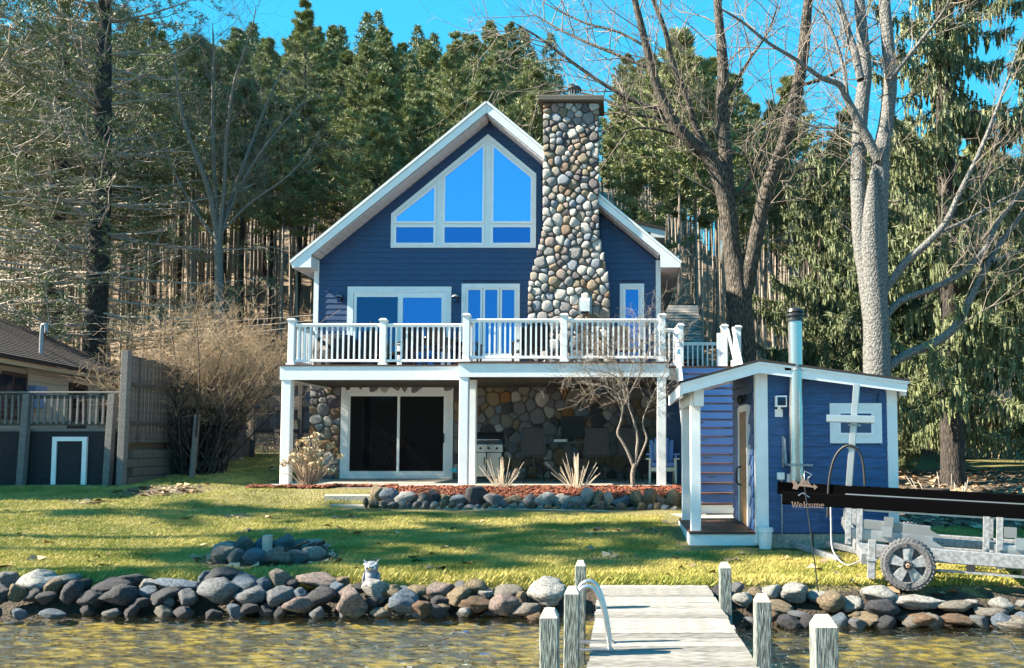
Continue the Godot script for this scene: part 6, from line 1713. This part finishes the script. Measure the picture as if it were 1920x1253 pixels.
# a weeping spruce: boughs that sweep out and up at the tip, hung with curtains of branchlets
func spruce(called: String, tall: float, wide: float, from: float, tone: float, whorls: int) -> Node3D:
	var t := Node3D.new(); t.name = called
	org = Vector3.ZERO
	var b := MB.new()
	b.tube([Vector3(0, -0.2, 0), Vector3(0, 0.3, 0), Vector3(0, tall * 0.5, 0), Vector3(0, tall, 0)], [tall * 0.021, tall * 0.0155, tall * 0.011, 0.02], 10)
	var f := MB.new()
	for k in whorls:
		var u := (k + rng.randf() * 0.8) / whorls
		var y := lerpf(from, 0.97, u) * tall
		var reach: float = wide * pow(1.0 - u, 0.8) + 0.3
		for q in 4:
			var a := rf(0, TAU); var L := reach * rf(0.6, 1.1)
			var d := Vector3(cos(a), 0, sin(a))
			var pts := []; var rr := []
			for i in 6:
				var v := i / 5.0
				pts.append(Vector3(0, y, 0) + d * L * v + Vector3.UP * L * (-0.42 * v + 0.40 * v * v * v))
				rr.append(lerpf(0.035, 0.006, v))
			b.tube(pts, rr, 4)
			var n := int(L * 26.0) + 8
			for j in n:
				var v := rf(0.03, 1.0) * 5.0
				var i := mini(int(v), 4)
				var p: Vector3 = pts[i].lerp(pts[i + 1], v - i)
				var hang := rf(0.10, 0.62) * (1.0 - 0.45 * v / 5.0)
				var side := d.cross(Vector3.UP) * rf(-1, 1) * 0.4 * (1.1 - v / 5.0)
				var q0 := p + side
				f.col = green(tone + 0.12 * rf(-1, 1))
				var away := Vector3(rf(-1, 1), 0, rf(-1, 1)) * 0.07
				var steps := int(hang / 0.09) + 1
				for m in steps:
					var c := q0 + (Vector3.DOWN * hang + away) * (float(m) / steps)
					for h in 2:
						var sd := Vector3(rf(-1, 1), rf(-0.2, 0.3), rf(-1, 1)).normalized()
						f.tri(c + sd * 0.032, c - sd * 0.032, c + Vector3.DOWN * rf(0.12, 0.2) + sd * rf(-0.05, 0.05))
				tuft(f, p + Vector3(rf(-0.1, 0.1), 0, rf(-0.1, 0.1)), d, 4, 0.2, 0.016)
	obj("trunk", b, M.bark_dark, t)
	obj("crown", f, M.needles, t)
	return t

func old_pine(called: String, tall: float, wide: float, whorls: int) -> Node3D:      # long grey whip branches, needles mostly outside
	var t := Node3D.new(); t.name = called
	org = Vector3.ZERO
	var b := MB.new(); var f := MB.new(); var w := MB.new()
	b.tube([Vector3.ZERO, Vector3(0.1, tall * 0.4, 0), Vector3(-0.1, tall * 0.75, 0), Vector3(0, tall, 0)], [0.42, 0.33, 0.2, 0.04], 12)
	for k in whorls:
		var u := (k + rng.randf()) / whorls
		var y := lerpf(0.16, 0.98, u) * tall
		var reach: float = wide * (1.0 - 0.7 * u * u)
		for q in 4:
			var a := rf(0, TAU); var L := reach * rf(0.45, 1.1)
			var d := Vector3(cos(a), lerpf(-0.12, 0.5, u), sin(a)).normalized()
			var pts := []; var rr := []
			for i in 6:
				var v := i / 5.0
				pts.append(Vector3(0, y, 0) + d * L * v + Vector3.UP * L * (0.22 * v * v - 0.14 * v) + Vector3(rf(-1, 1), rf(-1, 1), rf(-1, 1)) * 0.12 * v)
				rr.append(lerpf(0.055, 0.008, v))
			w.tube(pts, rr, 5)
			for j in int(L * 2.6):
				var v := rf(0.2, 1.0) * 5.0; var i := mini(int(v), 4)
				var p: Vector3 = pts[i].lerp(pts[i + 1], v - i)
				var s := Vector3(rf(-1, 1), rf(-0.5, 0.6), rf(-1, 1)).normalized()
				var e := p + (d * 0.5 + s).normalized() * rf(0.5, 1.5)
				var mid := p.lerp(e, 0.5) + Vector3.DOWN * rf(0.05, 0.2)
				w.tube([p, mid, e], [0.014, 0.009, 0.005], 3)
				if rng.randf() < 0.45 + 0.4 * u:
					for h in 9:
						var c := p.lerp(e, rf(0.5, 1.05)) + Vector3(rf(-1, 1), rf(-1, 1), rf(-1, 1)) * 0.16
						f.col = green(0.22 + 0.3 * rng.randf())
						tuft(f, c, (d + Vector3.UP * 0.6).normalized(), 5, 0.22, 0.016)
	obj("trunk", b, M.bark_dark, t)
	obj("branches", w, M.twig_dead, t)
	obj("crown", f, M.needles, t)
	return t

func plant(proto: Node3D, called: String, label: String, group: String, at: Vector3, turn: float, s: float, first := false) -> void:
	var o: Node3D = proto if first else proto.duplicate()
	o.name = numbered(called)
	add_child(o)
	o.position = at; o.rotation.y = turn; o.scale = Vector3(s, s * rf(0.94, 1.06), s)
	tag(o, label, "tree", group)

func build_trees() -> void:
	limb_tree("rough_barked_maple", "big bare maple with rough brown bark forking into leaning stems behind stair", ROUGH_MAPLE, M.bark_rough, 0.42, 2.3, 0.022, 2, 0.18, 14)
	limb_tree("lichen_maple", "big bare maple with pale lichen mottled bark behind the blue shed", LICHEN_MAPLE, M.bark_lichen, 0.40, 1.6, 0.016, 2, 0.3, 14)
	limb_tree("pale_bare_tree", "slim pale bare tree fanning out above the thicket left of the house", PALE_TREE, M.bark_pale, 0.30, 2.2, 0.011, 2, 0.12, 9, 0.62)
	limb_tree("yard_maple", "small pruned bare tree in the flower bed before the patio", YARD_MAPLE, M.bark_pale, 0.10, 0.75, 0.006, 2, 0.45, 8, 0.62)
	# bushy white pines just behind the house
	var used := {}
	var mk := func(key: String, made: Callable) -> Node3D:
		if not used.has(key): used[key] = made.call()
		return used[key]
	var bushy := []
	for i in 3: bushy.append(pine("white_pine", 17.5 + i, 0.26, 3.9 - i * 0.4, 30, 0.56 + 0.06 * i, 62, 0.30, 0.021, 0.24, 10))
	var spots := [[-15.5, 49, 0, 1.0, "tall bushy white pine crown behind the house's left roof slope, broadest of them"], [-11.5, 54, 1, 0.86, "tall white pine rising behind the left roof slope nearest the ridge"], [-9.8, 47, 2, 0.86, "narrow pointed white pine standing behind the roof ridge"], [-20.5, 52, 2, 1.0, "white pine left of the broad crown behind the house"], [-24.0, 55, 1, 0.88, "white pine with even rounded top left of the house"], [-28.5, 50, 0, 0.86, "white pine behind the pale bare tree"], [-32.5, 57, 2, 0.9, "white pine at the far left behind the old pines"], [-6.4, 58, 1, 0.70, "lower white pine between the roof ridge and chimney"], [-37.5, 48, 0, 1.0, "white pine beyond the neighbour house roof"], [-17.8, 60, 1, 0.85, "white pine crown half hidden behind the broad one"]]
	var seen := {}
	for s in spots:
		plant(bushy[s[2]], "white_pine", s[4], "white pines behind the house", Vector3(s[0], ground_y(s[0], s[1]) - 0.3, -s[1]), rf(0, TAU), s[3], not seen.has(s[2]))
		seen[s[2]] = true
	# plantation on the hillside: bare poles with high crowns
	var poles := []
	for i in 6: poles.append(pine("hillside_pine", rf(12.5, 15.5), 0.52 + 0.05 * (i % 3), rf(1.9, 2.7), 17, 0.42 + 0.07 * (i % 3), 30, 0.34, 0.032, [0.15, 0.19, 0.11, 0.17, 0.21, 0.10][i], 16))
	for i in 3: poles.append(pine("hillside_pine", 15.0 + i, 0.48 + 0.05 * i, 2.7 - 0.2 * i, 17, 0.62, 36, 0.32, 0.032, 0.11, 12))
	var placed := []
	var n := 0
	seen.clear()
	var tries := 0
	while n < 160 and tries < 5000:
		tries += 1
		var d := 36.5 + 55.0 * pow(rng.randf(), 1.35)
		var x := rf(-0.76 * d, 0.52 * d)
		if x > 0.12 * d and d < 44.0: continue
		if x > -0.10 * d and x < 0.0: continue
		var ok := true
		for q in placed:
			if Vector2(x, d).distance_to(q) < 1.6: ok = false; break
		if not ok: continue
		placed.append(Vector2(x, d))
		var k := rng.randi() % 6 if x < 0 or rng.randf() < 0.2 else 6 + rng.randi() % 3
		var s := rf(0.85, 1.1) * (0.72 if x > 0 and k < 6 else 1.0)
		plant(poles[k], "hillside_pine", "tall pine with bare lower trunk in the wood on the hillside left of house" if x < 0 else "slender pine with bare lower trunk in the wood on the hillside right of chimney", "hillside pines left" if x < 0 else "hillside pines right", Vector3(x, ground_y(x, d) - 0.2, -d), rf(0, TAU), s, not seen.has(k))
		seen[k] = true; n += 1
	# thin dead poles between
	var stick := pine("bare_pole", 9.5, 0.9, 1.2, 2, 0.3, 2, 0.2, 0.02, 0.085, 26)
	for i in 170:
		var d := rf(38.0, 75.0); var x := rf(-0.74 * d, 0.5 * d)
		if x > -0.12 * d and x < 0.02 * d: x -= 0.2 * d
		if x > 0.1 * d and d < 41.0: d += 9.0
		plant(stick, "bare_pole", "thin bare trunk standing among the hillside pines", "thin bare trunks in the wood", Vector3(x, ground_y(x, d) - 0.2, -d), rf(0, TAU), rf(0.7, 1.2), i == 0)
	# the rest of the wood, too far and many to tell apart
	var fb := MB.new()
	fb.col = Color(0.10, 0.08, 0.065)
	fb.tube([Vector3(0, -1, 0), Vector3(0, 16, 0)], [0.16, 0.05], 4)
	for i in 420:
		var u := pow(rng.randf(), 0.8); var a := rf(0, TAU); var rr := 2.3 * (1.0 - u * u) * sqrt(rng.randf()) + 0.1
		fb.col = green(0.5)
		tuft(fb, Vector3(cos(a) * rr, lerpf(6.0, 16.2, u), sin(a) * rr), Vector3(cos(a), 0.7, sin(a)).normalized(), 4, 0.6, 0.07)
	var xf := []; var cols := []
	for i in 300:
		var d := rf(74.0, 118.0); var x := rf(-0.78 * d, 0.52 * d); var s := rf(0.65, 0.95) * (0.85 if x > -8.0 else 1.0)
		xf.append(Transform3D(Basis(Vector3.UP, rf(0, TAU)).scaled(Vector3(s, s, s)), Vector3(x, ground_y(x, d), -d))); cols.append(Color.WHITE)
	scatter("distant_wood", fb.mesh(), xf, cols, "far pines closing the wood along the top of the hillside", M.needles)
	var tk := MB.new()
	tk.tube([Vector3(0, -0.3, 0), Vector3(0.05, 4, 0), Vector3(0, 9, 0.05)], [0.075, 0.06, 0.02], 5)
	xf = []; cols = []
	for i in 900:
		var d := 37.0 + 50.0 * pow(rng.randf(), 1.2); var x := rf(-0.78 * d, 0.52 * d)
		if x > -9.0 and x < 4.5 and d < 42.0: continue
		if x > 4.5 and d < 41.0: continue
		var s := rf(0.6, 1.3)
		xf.append(Transform3D(Basis.from_euler(Vector3(rf(-0.04, 0.04), rf(0, TAU), rf(-0.04, 0.04))).scaled(Vector3(s, rf(0.7, 1.1), s)), Vector3(x, ground_y(x, d), -d)))
		cols.append(Color(0.10, 0.085, 0.07).lerp(Color(0.34, 0.29, 0.24), rng.randf()))
	scatter("undergrowth", tk.mesh(), xf, cols, "crowd of thin bare stems filling the wood", M.dry)
	# spruces on the right
	var sa := spruce("weeping_spruce", 19.0, 4.0, 0.085, 0.40, 34)
	plant(sa, "weeping_spruce", "tall drooping spruce with dark trunk right of the shed", "drooping spruces", Vector3(8.0, ground_y(8.0, 20.0), -20.0), 0.3, 1.0, true)
	var sb := spruce("weeping_spruce", 11.0, 3.6, 0.10, 0.36, 26)
	plant(sb, "weeping_spruce", "drooping spruce behind the shed between the two big maples", "drooping spruces", Vector3(6.7, ground_y(6.7, 27.5), -27.5), 1.0, 1.0, true)
	plant(sb, "weeping_spruce", "dense drooping spruce at the right edge behind the tall one", "drooping spruces", Vector3(12.6, ground_y(12.6, 24.5), -24.5), 2.6, 1.25)
	plant(sb, "weeping_spruce", "drooping spruce right of the lichen maple's trunk", "drooping spruces", Vector3(10.2, ground_y(10.2, 29.0), -29.0), 4.1, 1.15)
	plant(sb, "weeping_spruce", "small dark spruce low behind the shed's right corner", "drooping spruces", Vector3(7.3, ground_y(7.3, 22.0), -22.0), 5.1, 0.32)
	# the old pines on the left
	var op := old_pine("old_pine", 25.0, 6.0, 46)
	plant(op, "old_pine", "old pine with thick dark trunk and long bare branches behind neighbour house", "old pines", Vector3(-19.9, ground_y(-19.9, 31.0), -31.0), 0.0, 1.0, true)
	plant(op, "old_pine", "old pine with whip-like grey branches at the left edge", "old pines", Vector3(-24.3, ground_y(-24.3, 35.0), -35.0), 2.2, 1.1)
	plant(op, "old_pine", "old pine nearest the left edge above the neighbour roof", "old pines", Vector3(-23.2, ground_y(-23.2, 29.5), -29.5), 4.0, 0.95)
	# trees left of the frame whose shadows stripe the lawn
	var shade := [[-24.0, 8.3, 1.0, 0], [-25.5, 9.6, 1.05, 0], [-22.5, 10.9, 0.95, 0], [-26.5, 13.0, 1.05, 0]]
	var slim := pine("shore_pine", 20.0, 0.60, 1.1, 16, 0.4, 9, 0.4, 0.05, 0.2, 22)
	for i in shade.size():
		var s: Array = shade[i]
		plant(slim, "shore_pine", "pine on the shore beyond the left edge, shading the lawn", "pines beyond the left edge", Vector3(s[0], 0.4, -s[1]), rf(0, TAU), s[2], i == 0)

func build_shrubs() -> void:
	# the big tangled thicket
	var base := Vector3(-10.7, 1.15, -21.0)
	var t := thing("bare_thicket", "big tangled bare thicket with tan twigs left of the house", "shrub", base)
	var b := MB.new(); var f := MB.new()
	for i in 95:
		var a := rf(0, TAU); var p := base + Vector3(cos(a) * rf(0.1, 0.85), -0.1, sin(a) * rf(0.1, 0.5))
		var tip := base + Vector3(rf(-2.1, 2.0), 0, rf(-1.2, 1.2))
		var lift := 3.9 - 0.42 * pow(absf(tip.x - base.x), 1.6)
		tip.y = base.y + lift * rf(0.55, 1.05)
		var mid := p.lerp(tip, 0.5) + Vector3(rf(-0.4, 0.4), 0.3, rf(-0.3, 0.3))
		var pts := curve([p, mid, tip], 4); var rr := []
		for k in pts.size(): rr.append(lerpf(0.026, 0.006, float(k) / pts.size()))
		b.tube(pts, rr, 4)
		for k in 6:
			var q: Vector3 = pts[rng.randi_range(4, pts.size() - 1)]
			var up := (tip - mid).normalized()
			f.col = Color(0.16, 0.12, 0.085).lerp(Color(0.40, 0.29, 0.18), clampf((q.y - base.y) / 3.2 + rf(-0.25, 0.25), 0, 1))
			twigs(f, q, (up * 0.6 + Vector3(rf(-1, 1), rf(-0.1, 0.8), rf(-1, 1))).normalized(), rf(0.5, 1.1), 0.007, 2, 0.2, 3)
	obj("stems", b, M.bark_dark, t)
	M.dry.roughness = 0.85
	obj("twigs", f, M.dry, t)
	# dried hydrangea at the left post
	base = Vector3(-6.95, 0.93, -18.45)
	t = thing("dried_hydrangea", "dried shrub with cream flower heads before the left deck post", "shrub", base)
	b = MB.new(); f = MB.new()
	for i in 110:
		var a := rf(0, TAU); var sp := rf(0.05, 1.0)
		var tip := base + Vector3(cos(a) * sp * 0.72 + 0.05, rf(0.55, 1.25) * (1.05 - 0.45 * sp), sin(a) * sp * 0.5)
		var p := base + Vector3(cos(a), 0, sin(a)) * 0.12 * sp
		b.col = Color(0.20, 0.13, 0.09).lerp(Color(0.50, 0.41, 0.29), rng.randf())
		b.tube(curve([p, p.lerp(tip, 0.5) + Vector3(0, 0.1, 0), tip], 3), [0.007, 0.007, 0.006, 0.006, 0.005, 0.004, 0.003], 4)
		if i % 2 == 0:
			b.col = b.col.lightened(0.1)
			twigs(b, p.lerp(tip, 0.6), (tip - p).normalized(), 0.3, 0.004, 1, 0.0, 3)
		if i % 3 == 0:
			for k in 34:
				f.col = Color(0.62, 0.52, 0.34).lerp(Color(0.42, 0.30, 0.18), rng.randf())
				var o := tip + Vector3(rf(-1, 1), rf(-0.8, 1), rf(-1, 1)).normalized() * 0.085 * rf(0.3, 1.0)
				var s := Vector3(rf(-1, 1), rf(-1, 1), rf(-1, 1)).normalized() * 0.022; var u := s.cross(Vector3(rf(-1, 1), 1, rf(-1, 1))).normalized() * 0.02
				f.quad(o - s - u, o + s - u, o + s + u, o - s + u)
	obj("stems", b, M.dry, t)
	obj("flower_heads", f, M.dry, t)
	# two clumps of cut stems
	var clump := [[Vector3(-2.58, 0.96, -17.95), 0.60, "cut dry grass clump in the flower bed before the grill"], [Vector3(-0.95, 0.96, -17.85), 0.70, "cut dry stem clump in the flower bed before the bar table"]]
	for q in clump:
		base = q[0]
		t = thing("cut_stem_clump", q[2], "plant", base, "cut stem clumps in the flower bed")
		b = MB.new()
		for i in 46:
			var a := rf(0, TAU); var sp := rf(0.0, 1.0)
			var lean := sp * sp * 0.9
			var d := Vector3(cos(a) * lean, 1.0 - 0.45 * lean, sin(a) * lean * 0.6).normalized()
			var p := base + Vector3(cos(a), 0, sin(a)) * 0.17 * sp
			var L: float = q[1] * rf(0.45, 1.15)
			b.col = Color(0.62, 0.54, 0.42).lerp(Color(0.36, 0.27, 0.18), rng.randf() * 0.8)
			b.tube([p, p + d * L * 0.5 + Vector3(rf(-0.01, 0.01), 0, 0), p + d * L], [0.0075, 0.0065, 0.004], 5, true)
		for i in 60:
			var a := rf(0, TAU)
			var p := base + Vector3(cos(a), 0, sin(a)) * rf(0.05, 0.25)
			b.col = Color(0.55, 0.46, 0.33)
			b.tube([p, p + Vector3(rf(-0.1, 0.1), rf(0.03, 0.12), rf(-0.05, 0.12))], [0.006, 0.004], 3)
		obj("stems", b, M.dry, t)
	# weeds and brush at the wood's edge behind the fences
	b = MB.new()
	for i in 3800:
		var d := 26.5 + 40.0 * pow(rng.randf(), 1.6); var x := rf(-0.74 * d, 0.5 * d)
		if x > -9.0 and x < 3.4: continue
		b.col = Color(0.30, 0.22, 0.14).lerp(Color(0.45, 0.36, 0.22), rng.randf())
		twigs(b, Vector3(x, ground_y(x, d), -d), Vector3(rf(-0.4, 0.4), 1, rf(-0.4, 0.4)).normalized(), rf(0.7, 2.2), 0.006 + d * 0.0003, 1, 0.0, 3)
	tag(obj("brush", b, M.dry), "bare brush growing along the edge of the wood", "", "", "stuff")

func _ready() -> void:
	rng.seed = 11
	nz.seed = 4; nz.frequency = 0.09; nz.fractal_octaves = 3
	# camera: standing on the dock, lens shifted left and up
	var cam := Camera3D.new()
	cam.name = "camera"
	add_child(cam)
	cam.position = Vector3(0, 1.9, 0)
	cam.rotation.x = 0.05800
	cam.projection = Camera3D.PROJECTION_FRUSTUM
	cam.near = 0.1; cam.far = 900.0
	cam.size = 0.1 * 1253.0 / 1550.0
	cam.frustum_offset = Vector2(-205.0, 117.5) * 0.1 / 1550.0
	cam.current = true
	# sky, sun and exposure
	var we := WorldEnvironment.new(); we.name = "world_environment"
	var env := Environment.new()
	var sky := Sky.new(); var sm := ProceduralSkyMaterial.new()
	sm.sky_top_color = lin(0.012, 0.126, 0.245)
	sm.sky_horizon_color = lin(0.044, 0.27, 0.345)
	sm.sky_curve = 0.2
	sm.ground_bottom_color = lin(0.04, 0.05, 0.03)
	sm.ground_horizon_color = lin(0.10, 0.16, 0.18)
	sky.sky_material = sm
	env.background_mode = Environment.BG_SKY
	env.sky = sky
	env.background_energy_multiplier = 1.0
	env.tonemap_mode = Environment.TONE_MAPPER_LINEAR
	env.tonemap_exposure = 4.7
	env.sdfgi_enabled = true; env.ssao_enabled = true; env.ssil_enabled = true
	we.environment = env
	add_child(we)
	var sun := DirectionalLight3D.new(); sun.name = "sun"
	sun.light_color = Color(1.0, 0.95, 0.86); sun.light_energy = 1.6; sun.light_angular_distance = 0.5
	sun.shadow_enabled = true
	sun.sky_mode = DirectionalLight3D.SKY_MODE_LIGHT_ONLY
	add_child(sun)
	var to_sun := Vector3(-cos(deg_to_rad(35)) * cos(deg_to_rad(7.5)), sin(deg_to_rad(35)), cos(deg_to_rad(35)) * sin(deg_to_rad(7.5)))
	sun.look_at_from_position(to_sun * 60.0, Vector3.ZERO)
	materials()
	build_ground()
	build_water()
	build_house()
	build_deck()
	build_patio()
	build_shed()
	build_neighbor()
	build_trees()
	build_rocks()
	build_dock()
	build_trailer()
	build_owl()
	build_furniture()
	build_shrubs()
	build_grass()
